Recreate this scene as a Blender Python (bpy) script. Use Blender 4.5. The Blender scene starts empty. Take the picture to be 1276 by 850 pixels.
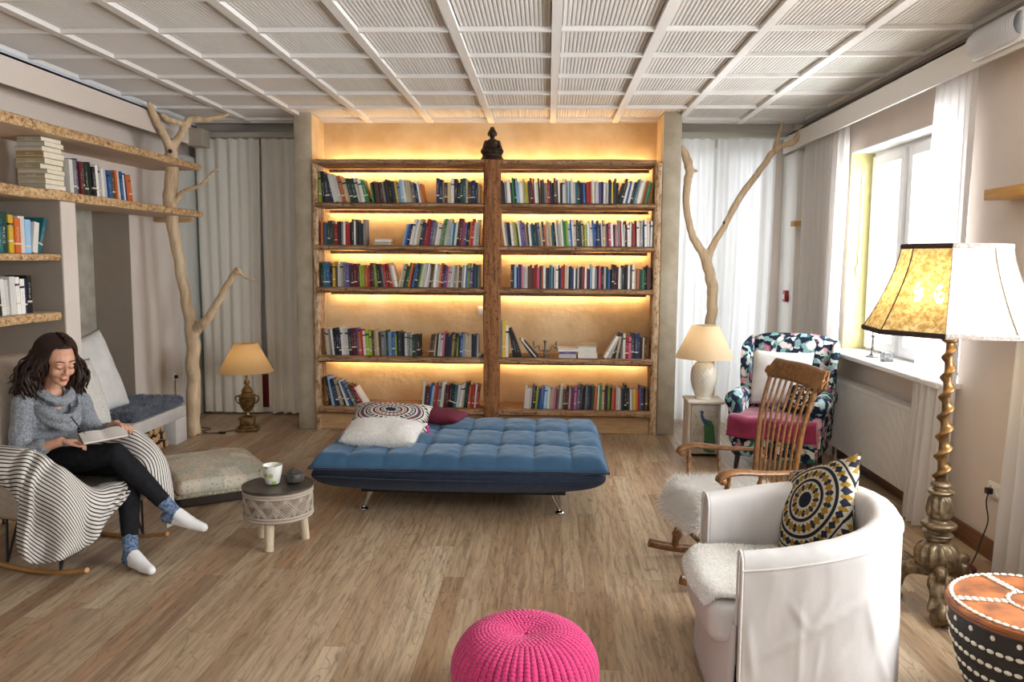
import bpy, bmesh, math, random
from mathutils import Vector, Matrix, Euler, noise
R = random.Random(7)
sc = bpy.context.scene
COL = sc.collection
V = Vector
PI = math.pi

# ------------------------------------------------------------------ helpers
def lin(c): return c / 12.92 if c <= .04045 else ((c + .055) / 1.055) ** 2.4
def hx(s): return tuple(lin(int(s[i:i + 2], 16) / 255) for i in (0, 2, 4)) + (1,)

def link(o, parent=None):
    COL.objects.link(o)
    if parent is not None: o.parent = parent
    return o

def thing(name, label, cat, loc=(0, 0, 0), rz=0, group=None):
    o = bpy.data.objects.new(name, None); COL.objects.link(o)
    o.location = loc; o.rotation_euler = (0, 0, rz); o.empty_display_size = .1
    o['label'] = label; o['category'] = cat
    if group: o['group'] = group
    return o

def tag(o, label, cat, group=None):
    o['label'] = label; o['category'] = cat
    if group: o['group'] = group
    return o

def struct(o):
    o['kind'] = 'structure'; return o

class MB:
    """collects shapes and links them as one mesh object"""
    def __init__(s): s.v = []; s.f = []; s.m = []; s.uv = {}
    def add(s, vs, fs, mi=0, M=None):
        b = len(s.v)
        if M is not None: vs = [M @ V(p) for p in vs]
        s.v += [tuple(p) for p in vs]
        for f in fs: s.f.append(tuple(b + i for i in f)); s.m.append(mi)
        return s
    def box(s, x0, x1, y0, y1, z0, z1, mi=0, M=None):
        vs = [(x, y, z) for z in (z0, z1) for y in (y0, y1) for x in (x0, x1)]
        return s.add(vs, [(0, 2, 3, 1), (4, 5, 7, 6), (0, 1, 5, 4), (2, 6, 7, 3), (0, 4, 6, 2), (1, 3, 7, 5)], mi, M)
    def rbox(s, x0, x1, y0, y1, z0, z1, r=.01, n=3, mi=0, M=None):
        """box with rounded edges (grid sphere pushed out)"""
        r = min(r, (x1 - x0) / 2 - 1e-4, (y1 - y0) / 2 - 1e-4, (z1 - z0) / 2 - 1e-4)
        bm = bmesh.new(); bmesh.ops.create_cube(bm, size=2)
        bmesh.ops.subdivide_edges(bm, edges=bm.edges[:], cuts=2 * n - 1, use_grid_fill=True)
        vs = []
        for v in bm.verts:
            c = v.co
            q = V([math.copysign(max(abs(t) - 1e-9, 0), t) for t in c])
            # map: outer ring collapses to corner arcs
            d = V([math.copysign(1, t) if abs(abs(t) - 1) < 1e-6 else t for t in q])
            p = d.normalized() if False else None
            e = V((math.tan(d[0] * PI / 4), math.tan(d[1] * PI / 4), math.tan(d[2] * PI / 4))).normalized()
            h = ((x1 - x0) / 2 - r, (y1 - y0) / 2 - r, (z1 - z0) / 2 - r)
            o = [math.copysign(h[i], d[i]) if abs(d[i]) > 1e-6 else 0 for i in range(3)]
            vs.append(((x0 + x1) / 2 + o[0] + e[0] * r, (y0 + y1) / 2 + o[1] + e[1] * r, (z0 + z1) / 2 + o[2] + e[2] * r))
        bm.verts.index_update()
        fs = [tuple(v.index for v in f.verts) for f in bm.faces]; bm.free()
        return s.add(vs, fs, mi, M)
    def tube(s, path, rad, n=10, caps=True, mi=0, M=None, flat=None):
        """round tube along points; rad number or list; flat=(a,b) squashes the section"""
        P = [V(p) for p in path]; L = len(P)
        rr = rad if isinstance(rad, (list, tuple)) else [rad] * L
        T = [(P[min(i + 1, L - 1)] - P[max(i - 1, 0)]).normalized() for i in range(L)]
        up = V((0, 0, 1)) if abs(T[0].z) < .9 else V((1, 0, 0))
        N = T[0].cross(up).normalized(); vs = []; fs = []
        fa, fb = flat or (1, 1)
        for i in range(L):
            if i: N = (N - T[i] * N.dot(T[i])).normalized()
            B = T[i].cross(N)
            for k in range(n):
                a = 2 * PI * k / n
                vs.append(P[i] + (N * math.cos(a) * fa + B * math.sin(a) * fb) * rr[i])
        for i in range(L - 1):
            for k in range(n):
                k2 = (k + 1) % n
                fs.append((i * n + k, i * n + k2, (i + 1) * n + k2, (i + 1) * n + k))
        if caps: fs += [tuple(range(n))[::-1], tuple((L - 1) * n + k for k in range(n))]
        return s.add(vs, fs, mi, M)
    def lathe(s, prof, n=24, c=(0, 0, 0), mi=0, M=None, caps=True):
        vs = []; fs = []; L = len(prof)
        for r, z in prof:
            for k in range(n):
                a = 2 * PI * k / n; vs.append((c[0] + r * math.cos(a), c[1] + r * math.sin(a), c[2] + z))
        for i in range(L - 1):
            for k in range(n):
                k2 = (k + 1) % n; fs.append((i * n + k, i * n + k2, (i + 1) * n + k2, (i + 1) * n + k))
        if caps: fs += [tuple(range(n))[::-1], tuple((L - 1) * n + k for k in range(n))]
        return s.add(vs, fs, mi, M)
    def prism(s, poly, h0, h1, axis='z', mi=0, M=None):
        n = len(poly); g = {'z': lambda a, b, t: (a, b, t), 'y': lambda a, b, t: (a, t, b), 'x': lambda a, b, t: (t, a, b)}[axis]
        vs = [g(a, b, h0) for a, b in poly] + [g(a, b, h1) for a, b in poly]
        fs = [tuple(range(n))[::-1], tuple(range(n, 2 * n))] + [(i, (i + 1) % n, n + (i + 1) % n, n + i) for i in range(n)]
        return s.add(vs, fs, mi, M)
    def ball(s, c, r, nu=12, nv=8, mi=0, M=None):
        if not isinstance(r, (tuple, list)): r = (r, r, r)
        vs = [(c[0], c[1], c[2] - r[2])]
        for j in range(1, nv):
            t = -PI / 2 + PI * j / nv
            for i in range(nu):
                a = 2 * PI * i / nu
                vs.append((c[0] + r[0] * math.cos(t) * math.cos(a), c[1] + r[1] * math.cos(t) * math.sin(a), c[2] + r[2] * math.sin(t)))
        vs.append((c[0], c[1], c[2] + r[2])); fs = []
        for i in range(nu): fs.append((0, 1 + (i + 1) % nu, 1 + i))
        for j in range(nv - 2):
            for i in range(nu):
                a = 1 + j * nu; fs.append((a + i, a + (i + 1) % nu, a + nu + (i + 1) % nu, a + nu + i))
        t = len(vs) - 1; a = 1 + (nv - 2) * nu
        for i in range(nu): fs.append((a + i, a + (i + 1) % nu, t))
        return s.add(vs, fs, mi, M)
    def grid(s, fn, nu, nv, mi=0, closed_u=False, uv=False):
        """fn(u,v)->point, u,v in 0..1"""
        b = len(s.v); W = nu if closed_u else nu + 1
        vs = [fn(i / nu, j / nv) for j in range(nv + 1) for i in range(W)]
        if uv:
            for j in range(nv + 1):
                for i in range(W): s.uv[b + j * W + i] = (i / nu, j / nv)
        fs = [(j * W + i, j * W + (i + 1) % W, (j + 1) * W + (i + 1) % W, (j + 1) * W + i) for j in range(nv) for i in range(nu)]
        return s.add(vs, fs, mi)
    def build(s, name, mat, parent=None, smooth=True, loc=None, rot=None, fix=True, angle=40):
        me = bpy.data.meshes.new(name)
        me.from_pydata(s.v, [], s.f)
        mats = mat if isinstance(mat, (list, tuple)) else [mat]
        for m in mats: me.materials.append(m)
        if len(mats) > 1: me.polygons.foreach_set('material_index', s.m)
        if s.uv:
            L = me.uv_layers.new(name='UVMap')
            for lp in me.loops: L.data[lp.index].uv = s.uv.get(lp.vertex_index, (0, 0))
        if fix:
            bm = bmesh.new(); bm.from_mesh(me); bmesh.ops.recalc_face_normals(bm, faces=bm.faces[:]); bm.to_mesh(me); bm.free()
        if smooth:
            me.polygons.foreach_set('use_smooth', [True] * len(me.polygons))
            if angle < 180: me.set_sharp_from_angle(angle=math.radians(angle))
        me.update()
        o = link(bpy.data.objects.new(name, me), parent)
        if loc: o.location = loc
        if rot: o.rotation_euler = rot
        return o

def modded(o, *mods, smooth=True):
    """add modifiers and freeze the result into the mesh"""
    for kind, kw in mods:
        m = o.modifiers.new(kind, kind)
        for k, v in kw.items(): setattr(m, k, v)
    dg = bpy.context.evaluated_depsgraph_get(); dg.update()
    me = bpy.data.meshes.new_from_object(o.evaluated_get(dg))
    o.modifiers.clear(); old = o.data; o.data = me; me.name = old.name
    bpy.data.meshes.remove(old)
    if smooth: me.polygons.foreach_set('use_smooth', [True] * len(me.polygons))
    return o

def melt(mb, name, mat, parent=None, voxel=.01, it=4, fac=.5):
    """fuse overlapping shapes into one continuous skin"""
    o = mb.build(name, mat, parent)
    return modded(o, ('REMESH', dict(mode='VOXEL', voxel_size=voxel, use_smooth_shade=True)), ('SMOOTH', dict(factor=fac, iterations=it)))

def cap(mb, a, b, ra, rb=None, n=12):
    """capsule with two radii, for melting"""
    rb = ra if rb is None else rb
    a, b = V(a), V(b)
    mb.tube([a, a.lerp(b, .5), b], [ra, (ra + rb) / 2, rb], n); mb.ball(a, ra, n, 8); mb.ball(b, rb, n, 8)

def chain(mb, pts, rad, n=12):
    for i in range(len(pts) - 1): cap(mb, pts[i], pts[i + 1], rad[i], rad[i + 1], n)

def spline(pts, k=6):
    """Catmull-Rom through points (tuples of any length)"""
    P = [tuple(p) for p in pts]; P = [P[0]] + P + [P[-1]]; out = []
    for i in range(1, len(P) - 2):
        a, b, c, d = P[i - 1:i + 3]
        for j in range(k):
            t = j / k
            out.append(tuple(.5 * (2 * b[q] + (c[q] - a[q]) * t + (2 * a[q] - 5 * b[q] + 4 * c[q] - d[q]) * t * t + (3 * b[q] - a[q] - 3 * c[q] + d[q]) * t ** 3) for q in range(len(b))))
    out.append(P[-1]); return out

def smooth01(t): t = max(0, min(1, t)); return t * t * (3 - 2 * t)
def n3(x, y, z): return noise.noise(V((x, y, z)))

# ------------------------------------------------------------------ materials
class NT:
    def __init__(s, name):
        s.m = bpy.data.materials.new(name); s.m.use_nodes = True; s.t = s.m.node_tree; s.t.nodes.clear()
        s.out = s.t.nodes.new('ShaderNodeOutputMaterial')
    def n(s, ty, **kw):
        o = s.t.nodes.new('ShaderNode' + ty)
        for k, v in kw.items(): setattr(o, k, v)
        return o
    def l(s, a, b): s.t.links.new(a, b)
    def set(s, node, **kw):
        for k, v in kw.items():
            k = k.replace('_', ' ')
            if hasattr(v, 'is_output'): s.l(v, node.inputs[k])
            else: node.inputs[k].default_value = v
        return node
    def math(s, op, a, b=None, c=None):
        m = s.n('Math', operation=op)
        for i, q in enumerate((a, b, c)):
            if q is None: continue
            if hasattr(q, 'is_output'): s.l(q, m.inputs[i])
            else: m.inputs[i].default_value = q
        return m.outputs[0]
    def coord(s, kind='Object', scale=(1, 1, 1), rot=(0, 0, 0)):
        tc = s.n('TexCoord'); mp = s.n('Mapping'); mp.inputs['Scale'].default_value = scale; mp.inputs['Rotation'].default_value = rot
        s.l(tc.outputs[kind], mp.inputs[0]); return mp.outputs[0]
    def noise(s, vec, scale, detail=3, rough=.5, dist=0):
        t = s.n('TexNoise'); s.l(vec, t.inputs['Vector'])
        for k, v in (('Scale', scale), ('Detail', detail), ('Roughness', rough), ('Distortion', dist)): t.inputs[k].default_value = v
        return t.outputs[0]
    def ramp(s, fac, stops, interp='LINEAR'):
        r = s.n('ValToRGB'); r.color_ramp.interpolation = interp; e = r.color_ramp.elements
        while len(e) < len(stops): e.new(.5)
        for i, (p, c) in enumerate(stops): e[i].position = p; e[i].color = hx(c) if isinstance(c, str) else c
        s.l(fac, r.inputs[0]); return r.outputs[0]
    def mix(s, fac, a, b, blend='MIX'):
        m = s.n('Mix', data_type='RGBA', blend_type=blend)
        for i, q in ((0, fac), (6, a), (7, b)):
            if hasattr(q, 'is_output'): s.l(q, m.inputs[i])
            else: m.inputs[i].default_value = hx(q) if isinstance(q, str) else q
        return m.outputs[2]
    def bump(s, h, strength=.3, dist=.01):
        b = s.n('Bump'); b.inputs['Strength'].default_value = strength; b.inputs['Distance'].default_value = dist
        s.l(h, b.inputs['Height']); return b.outputs[0]
    def bsdf(s, color, rough=.6, metal=0, normal=None, spec=.5, **kw):
        p = s.n('BsdfPrincipled')
        for k, v in (('Base Color', hx(color) if isinstance(color, str) else color), ('Roughness', rough), ('Metallic', metal), ('Specular IOR Level', spec)):
            if hasattr(v, 'is_output'): s.l(v, p.inputs[k])
            else: p.inputs[k].default_value = v
        for k, v in kw.items():
            k = k.replace('_', ' ')
            if hasattr(v, 'is_output'): s.l(v, p.inputs[k])
            else: p.inputs[k].default_value = v
        if normal is not None: s.l(normal, p.inputs['Normal'])
        return p.outputs[0]
    def done(s, sh): s.l(sh, s.out.inputs[0]); return s.m

def mat(name, c1, c2=None, scale=8, rough=.6, metal=0, bump=0, bscale=None, stretch=(1, 1, 1), spec=.5, coords='Object', bdist=.01, lo=.35, hi=.65, **kw):
    t = NT(name); vec = t.coord(coords, stretch)
    col = hx(c1)
    if c2: col = t.mix(t.ramp(t.noise(vec, scale, 4), [(lo, '000000'), (hi, 'ffffff')]), c1, c2)
    nrm = t.bump(t.noise(vec, bscale or scale * 3, 4), bump, bdist) if bump else None
    return t.done(t.bsdf(col, rough, metal, nrm, spec, **kw))

def sheer(name, c, transp=.25, transl=.5, bump=0, emit=None, c2=None, scale=60):
    """thin cloth: diffuse + translucent + a little see-through"""
    t = NT(name); d = t.n('BsdfDiffuse'); tr = t.n('BsdfTranslucent'); tp = t.n('BsdfTransparent')
    col = hx(c)
    if c2:
        col = t.mix(t.ramp(t.noise(t.coord(), scale, 3), [(.35, '000000'), (.65, 'ffffff')]), c, c2)
        t.l(col, d.inputs[0]); t.l(col, tr.inputs[0])
    else: d.inputs[0].default_value = col; tr.inputs[0].default_value = col
    m1 = t.n('MixShader'); m1.inputs[0].default_value = transl; t.l(d.outputs[0], m1.inputs[1]); t.l(tr.outputs[0], m1.inputs[2])
    m2 = t.n('MixShader'); m2.inputs[0].default_value = transp; t.l(m1.outputs[0], m2.inputs[1]); t.l(tp.outputs[0], m2.inputs[2])
    return t.done(m2.outputs[0])

def glow(name, c, strength):
    t = NT(name); e = t.n('Emission'); e.inputs[0].default_value = hx(c); e.inputs[1].default_value = strength
    return t.done(e.outputs[0])

WHITE = mat('white paint', 'd9d6d0', rough=.55)
# ------------------------------------------------------------------ the room
def floor_mat():
    t = NT('oak planks'); tc = t.n('TexCoord'); sp = t.n('SeparateXYZ'); t.l(tc.outputs['Object'], sp.inputs[0])
    x, y = sp.outputs[0], sp.outputs[1]
    W, Lp = .108, 2.1
    u = t.math('DIVIDE', x, W); cu = t.math('FLOOR', u)
    wn = t.n('TexWhiteNoise', noise_dimensions='1D'); t.l(cu, wn.inputs['W'])
    v = t.math('ADD', t.math('DIVIDE', y, Lp), t.math('MULTIPLY', wn.outputs[0], 7.3)); cv = t.math('FLOOR', v)
    cmb = t.n('CombineXYZ'); t.l(cu, cmb.inputs[0]); t.l(cv, cmb.inputs[1])
    w2 = t.n('TexWhiteNoise', noise_dimensions='3D'); t.l(cmb.outputs[0], w2.inputs['Vector'])
    base = t.ramp(w2.outputs[0], [(0, '8f7358'), (.13, 'ae9476'), (.3, 'bba689'), (.45, 'a4886a'), (.6, 'c2af92'), (.74, '9c7f60'), (.86, 'cab89b'), (.94, 'a68364'), (1, '9c8266')])
    # grain stretched along the plank, shifted per plank
    sh = t.n('VectorMath', operation='ADD'); mp = t.n('Mapping'); mp.inputs['Scale'].default_value = (1, .07, 1)
    t.l(tc.outputs['Object'], mp.inputs[0]); t.l(mp.outputs[0], sh.inputs[0]); t.l(w2.outputs[1], sh.inputs[1])
    g1 = t.noise(sh.outputs[0], 46, 5, .65, .6); g2 = t.noise(sh.outputs[0], 13, 3, .5, 1.5)
    c = t.mix(t.math('MULTIPLY', t.ramp(g1, [(.36, 'ffffff'), (.56, '000000')]), .5), base, '4e3a2a')
    sh3 = t.n('Mapping'); sh3.inputs['Scale'].default_value = (1, .13, 1); s3 = t.n('VectorMath', operation='ADD'); t.l(tc.outputs['Object'], sh3.inputs[0]); t.l(sh3.outputs[0], s3.inputs[0]); t.l(w2.outputs[1], s3.inputs[1])
    g3 = t.noise(s3.outputs[0], 9, 2, .45, .5); ct = t.ramp(t.math('FRACT', t.math('MULTIPLY', g3, 15)), [(.0, '000000'), (.42, '000000'), (.5, 'ffffff'), (.62, '000000')])
    c = t.mix(t.math('MULTIPLY', ct, .5), c, '5f4733')
    c = t.mix(t.math('MULTIPLY', t.ramp(g2, [(.5, '000000'), (.75, 'ffffff')]), .35), c, 'c9b79c')
    kn = t.n('TexVoronoi'); kn.inputs['Scale'].default_value = 2.3
    mk = t.n('Mapping'); mk.inputs['Scale'].default_value = (1, .45, 1); t.l(tc.outputs['Object'], mk.inputs[0]); t.l(mk.outputs[0], kn.inputs['Vector'])
    c = t.mix(t.math('MULTIPLY', t.ramp(kn.outputs['Distance'], [(.02, 'ffffff'), (.07, '000000')]), .6), c, '3d2a1c')
    # gaps between planks
    fu = t.math('FRACT', u); fv = t.math('FRACT', v)
    e = t.math('MINIMUM', t.math('MINIMUM', fu, t.math('SUBTRACT', 1, fu)), t.math('MULTIPLY', t.math('MINIMUM', fv, t.math('SUBTRACT', 1, fv)), Lp / W))
    gap = t.ramp(e, [(.003, 'ffffff'), (.014, '000000')])
    c = t.mix(t.math('MULTIPLY', gap, .45), c, '2c1e14')
    h = t.math('SUBTRACT', t.math('SUBTRACT', t.math('MULTIPLY', g1, .35), gap), t.math('MULTIPLY', ct, .35))
    rg = t.math('ADD', .3, t.math('MULTIPLY', g1, .2))
    return t.done(t.bsdf(c, rg, 0, t.bump(h, .25, .004), .45))

FLOOR = floor_mat()
WALL = mat('warm white wall paint', 'd4c7bb', 'd8ccc1', 3, .85, bump=.08, bscale=120, bdist=.003)
CEIL = mat('white ceiling panels', 'dcd8d2', rough=.7)
BAR = mat('white ceiling grid', 'e4e0da', rough=.55)
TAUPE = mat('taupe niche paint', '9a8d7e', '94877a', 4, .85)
CONC = mat('bare concrete', 'bab3a5', '9c9586', 5, .85, bump=.25, bscale=30)
PILLAR = mat('grey lime plaster', 'b8ae9a', 'a79c85', 7, .85, bump=.2, bscale=40)
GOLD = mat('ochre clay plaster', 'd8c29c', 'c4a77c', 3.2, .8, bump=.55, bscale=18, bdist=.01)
BASEW = mat('brown wooden skirting', '7a4f31', '5f3c25', 10, .45, stretch=(1, .15, 6))
PVC = mat('white window plastic', 'e9eaec', rough=.35)
DARKGLASS = mat('dark glass', '2a3236', rough=.08)
BLIND = mat('pale yellow reveal', 'c9c089', 'c2b87c', 12, .8)

def box(name, x0, x1, y0, y1, z0, z1, m, parent=None):
    return MB().box(x0, x1, y0, y1, z0, z1).build(name, m, parent, smooth=False)

XL, XR, YB, YN, H = -3.9, 2.6, 8.85, -2.6, 3.22
struct(box('floor', -4.6, 3.0, YN - .1, YB + .25, -.1, 0, FLOOR))

# --- ceiling: corrugated panels in a grid of bars
MX0, MX, MY0 = -.5868, .625, 5.0744
mb = MB(); bars = MB()
xs = [MX0 + MX * i for i in range(-5, 6)]
ys = [MY0 + MX * j for j in range(-12, 6)]
pit, NR = .0278, 22
for i in range(len(xs) - 1):
    for j in range(len(ys)):
        y0 = ys[j] + .034; y1 = (ys[j + 1] if j + 1 < len(ys) else 8.34) - .022
        x0 = xs[i] + .034; w = (MX - .068) / NR; vs = []; fs = []
        prof = []
        for k in range(NR):
            prof += [(x0 + w * (k + .05), 3.134), (x0 + w * (k + .25), 3.126), (x0 + w * (k + .75), 3.126), (x0 + w * (k + .95), 3.134)]
        n = len(prof)
        vs = [(x, y0, z) for x, z in prof] + [(x, y1, z) for x, z in prof]
        fs = [(k, k + 1, n + k + 1, n + k) for k in range(n - 1)]
        mb.add(vs, fs)
mb.box(XL - .6, XR + .3, YN - .1, YB + .2, 3.17, H).box(-3.9, -3.745, YN, 8.36, 3.115, 3.169)
struct(mb.build('ceiling', CEIL, smooth=False, fix=False))
for x in xs: bars.box(x - .03, x + .03, YN, 8.36, 3.098, 3.17)
for y in ys: bars.box(xs[0], xs[-1], y - .018, y + .016, 3.1, 3.15)
bars.box(xs[0], xs[-1], 8.335, 8.36, 3.10, 3.17)
struct(bars.build('trim_1', BAR, smooth=False))

# --- right wall with three window openings
def wall_x(name, x0, x1, y0, y1, holes, m):
    mb = MB(); y = y0
    for a, b, z0, z1 in holes:
        mb.box(x0, x1, y, a, 0, H); mb.box(x0, x1, a, b, 0, z0); mb.box(x0, x1, a, b, z1, H); y = b
    mb.box(x0, x1, y, y1, 0, H)
    return struct(mb.build(name, m, smooth=False))
WIN = [(-2.0, .1, .93, 2.66), (1.5, 3.75, .93, 2.66), (5.15, 7.17, .93, 2.66)]
wall_x('wall_right', XR, XR + .38, YN, YB + .2, WIN, WALL)
mb = MB(); mb.box(XL - .6, -2.6, YN - .2, YN, 0, H).box(-2.6, 1.6, YN - .2, YN, 0, .9).box(-2.6, 1.6, YN - .2, YN, 2.75, H).box(1.6, XR + .4, YN - .2, YN, 0, H)  # near wall, its opening added for the rear fill light
struct(mb.build('wall_near', WALL, smooth=False))

GLASS = NT('clear glass')
_g = GLASS.n('BsdfGlossy'); _g.inputs['Roughness'].default_value = .02; _t = GLASS.n('BsdfTransparent'); _m = GLASS.n('MixShader'); _m.inputs[0].default_value = .06
GLASS.l(_t.outputs[0], _m.inputs[1]); GLASS.l(_g.outputs[0], _m.inputs[2]); GLASS = GLASS.done(_m.outputs[0])

def window_right(n, a, b, z0, z1):
    x0, x1 = XR + .2, XR + .27
    mb = MB()
    f = .075
    mb.box(x0, x1, a, b, z0, z0 + f); mb.box(x0, x1, a, b, z1 - f, z1)
    mid = (a + b) / 2
    sash = [(a, mid), (mid, b)]
    if n == 1: sash = [(a, a + .62), (a + .62, a + 1.32), (a + 1.32, b)]
    for s0, s1 in sash:
        mb.box(x0, x1, s0, s0 + .05, z0 + f, z1 - f); mb.box(x0, x1, s1 - .05, s1, z0 + f, z1 - f)
        mb.box(x0 - .025, x1 - .01, s0 + .035, s0 + .105, z0 + .05, z1 - .05); mb.box(x0 - .025, x1 - .01, s1 - .105, s1 - .035, z0 + .05, z1 - .05)
        mb.box(x0 - .025, x1 - .01, s0 + .1, s1 - .1, z0 + .05, z0 + .13); mb.box(x0 - .025, x1 - .01, s0 + .1, s1 - .1, z1 - .13, z1 - .05)
    w = struct(mb.build(f'window_{n}', PVC, smooth=False))
    g = MB()
    for s0, s1 in sash: g.box(x0 + .012, x0 + .02, s0 + .1, s1 - .1, z0 + .12, z1 - .12)
    g.build('pane', GLASS, w, smooth=False)
    return w
w1 = window_right(1, *WIN[2]); window_right(2, *WIN[1]); window_right(3, *WIN[0])
# thin outdoor bars behind the glass and sash handle
bm_ = MB()
for y in (5.45, 6.05, 6.62, 6.95): bm_.tube([(3.02, y, .95), (3.02, y, 2.65)], .009, 6)
for z in (1.05, 1.55, 2.05): bm_.tube([(3.02, 5.15, z), (3.02, 7.17, z)], .006, 6)
bm_.build('window_bars', mat('reddish iron', '8a5a4c', rough=.6), w1)
struct(MB().rbox(XR + .165, XR + .185, 6.43, 6.45, 1.62, 1.75, .008).build('trim_2', PVC, w1)); 
# reveal facing the room's near end is yellow; the pull cord hangs on it
struct(box('trim_3', XR + .001, XR + .2, 7.155, 7.175, .965, 2.655, BLIND))
struct(box('trim_4', XR, XR + .2, 5.15, 7.155, 2.645, 2.662, WHITE))
struct(MB().rbox(2.44, XR + .215, 5.1, 7.2, .925, .962, .008).build('trim_5', mat('white marble sill', 'e3e1de', rough=.3), None))
struct(MB().rbox(2.44, XR + .215, 1.4, 3.85, .925, .962, .008).build('trim_6', WHITE))
cord = thing('blind_cord', 'thin white pull cord with a bead hanging on the yellow window reveal', 'cord', (XR + .1, 7.145, 1.62))
MB().tube([(0, 0, .01), (0, 0, .85)], .0035, 6).tube([(.012, 0, .01), (.012, 0, .85)], .0025, 6).build('string', WHITE, cord)
MB().lathe([(.004, .2), (.014, .19), (.01, .13), (.005, .09), (.02, .05), (.026, .02), (.014, -.02), (.003, -.03)], 12).build('pull_bead', WHITE, cord)

# --- back wall: window right of the bookcase, dark glass door left of it
mb = MB()
mb.box(XL - .4, -3.82, YB, YB + .2, 0, H).box(-3.82, -2.62, YB, YB + .2, 2.95, H).box(-2.62, 1.34, YB, YB + .2, 0, H)
mb.box(1.34, 2.36, YB, YB + .2, 2.92, H).box(1.34, 2.36, YB, YB + .2, 0, .06).box(2.36, XR + .2, YB, YB + .2, 0, H)
struct(mb.build('wall_back', WALL, smooth=False))
def leafdoor(name, x0, x1, z0, z1, pane, bars=1):
    mb = MB(); f = .09; y0, y1 = YB + .03, YB + .1
    w = (x1 - x0) / bars
    for i in range(bars):
        a = x0 + w * i; b = a + w
        mb.box(a, a + f, y0, y1, z0, z1).box(b - f, b, y0, y1, z0, z1).box(a + f, b - f, y0, y1, z0, z0 + f).box(a + f, b - f, y0, y1, z1 - f, z1)
    d = struct(mb.build(name, PVC, smooth=False))
    g = MB()
    for i in range(bars): g.box(x0 + w * i + f, x0 + w * (i + 1) - f, y0 + .03, y0 + .036, z0 + f, z1 - f)
    g.build('pane', pane, d, smooth=False); return d
leafdoor('window_4', 1.34, 2.36, .06, 2.92, GLASS, 2)
leafdoor('door_1', -3.82, -2.62, 0, 2.95, DARKGLASS, 2)
struct(box('trim_7', -3.9, -3.8, 8.38, 8.86, 0, 2.78, mat('pale grey door casing', 'dcdfda', rough=.6)))
# added roof and walls dim the left door, bright yard outside the right one
mb = MB(); mb.box(-5.2, 1.2, 11.2, 11.3, 0, 3.3).box(-5.3, 1.2, YB + .22, 11.3, 3.2, 3.3).box(1.18, 1.26, YB + .22, 11.3, 0, 3.3)
struct(mb.build('wall_added_shade', mat('grey added wall', 'b9bcb8', rough=.9), smooth=False))
struct(box('floor_outside', -7, 9, YB + .2, 14, -.12, -.02, mat('outdoor paving', '8d8a84', rough=.9)))

# --- pillars and plaster back of the lit bookcase
for i, (a, b) in enumerate(((-2.492, -2.318), (1.095, 1.27))):
    struct(MB().rbox(a, b, 7.9, YB, 0, 3.17, .012, 2).build('pillar', PILLAR))
struct(box('wall_niche', -2.319, 1.096, 8.34, YB, 0, 3.17, GOLD))
for a, b in ((-2.3195, -2.312), (1.089, 1.0965)):
    struct(box('trim_9' if a < 0 else 'trim_10', a, b, 7.905, 8.34, 2.66, 3.11, GOLD))

# --- left wall with the deep recess, the white partition and the niche behind the bench
mb = MB()
mb.box(XL - .15, XL, 7.4, YB, 0, H)                    # bright wall face near the corner
mb.box(XL - .15, XL, YN, 7.4, 2.135, H)                # header above the recess
struct(mb.build('wall_left', WALL, smooth=False))
mb = MB(); mb.box(-4.45, -4.25, YN, 7.6, 0, H)
struct(mb.build('wall_recess', CONC, smooth=False))
struct(box('wall_jamb', -4.25, XL - .0005, 7.392, 7.55, 0, 2.135, TAUPE))
struct(box('wall_partition', -4.25, -3.42, 5.565, 5.74, .345, 2.098, [WALL][0]))
struct(box('trim_11', -4.25, -3.425, 5.555, 5.5645, .345, 2.098, TAUPE))
struct(box('trim_12', -4.249, -4.22, 2.5, 5.555, .345, 2.098, TAUPE))
struct(box('wall_end', -4.25, -3.45, 2.3, 2.5, .0, 2.098, TAUPE))

# --- pelmets, rails, skirtings
mb = MB()
mb.box(2.43, 2.45, YN, 8.62, 2.83, 3.005).box(2.43, XR, YN, 8.62, 2.99, 3.005)
struct(mb.build('trim_13', mat('white pelmet', 'd9d5cf', rough=.5), smooth=False))
mb = MB()
mb.box(-3.62, -3.6, YN, 8.25, 2.845, 3.045).box(XL, -3.6, YN, 8.25, 3.03, 3.045)
struct(mb.build('trim_14', mat('cream pelmet', 'd6cbbf', rough=.6), smooth=False))
struct(MB().box(-3.7, -3.62, YN, 8.25, 3.05, 3.075).build('trim_15', mat('bluish metal rail', 'c3cad3', rough=.4), smooth=False))
struct(box('trim_16', -3.62, -3.47, 8.05, 8.25, 2.83, 3.0, mat('wooden pelmet end', 'a59a8a', rough=.6)))
struct(MB().rbox(2.575, XR, YN, YB, 0, .115, .006).build('baseboard_right', BASEW))
struct(MB().rbox(XL, -3.875, 7.4, YB, 0, .09, .006).build('baseboard_left', mat('grey skirting', '8d8175', rough=.6)))
# curtain rails at the back wall
struct(MB().box(-3.9, -2.49, 8.5, 8.75, 2.985, 3.03).box(1.27, 2.44, 8.5, 8.75, 2.985, 3.03).build('trim_17', mat('grey green curtain rail', 'b4b5a6', rough=.6), smooth=False))

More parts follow.
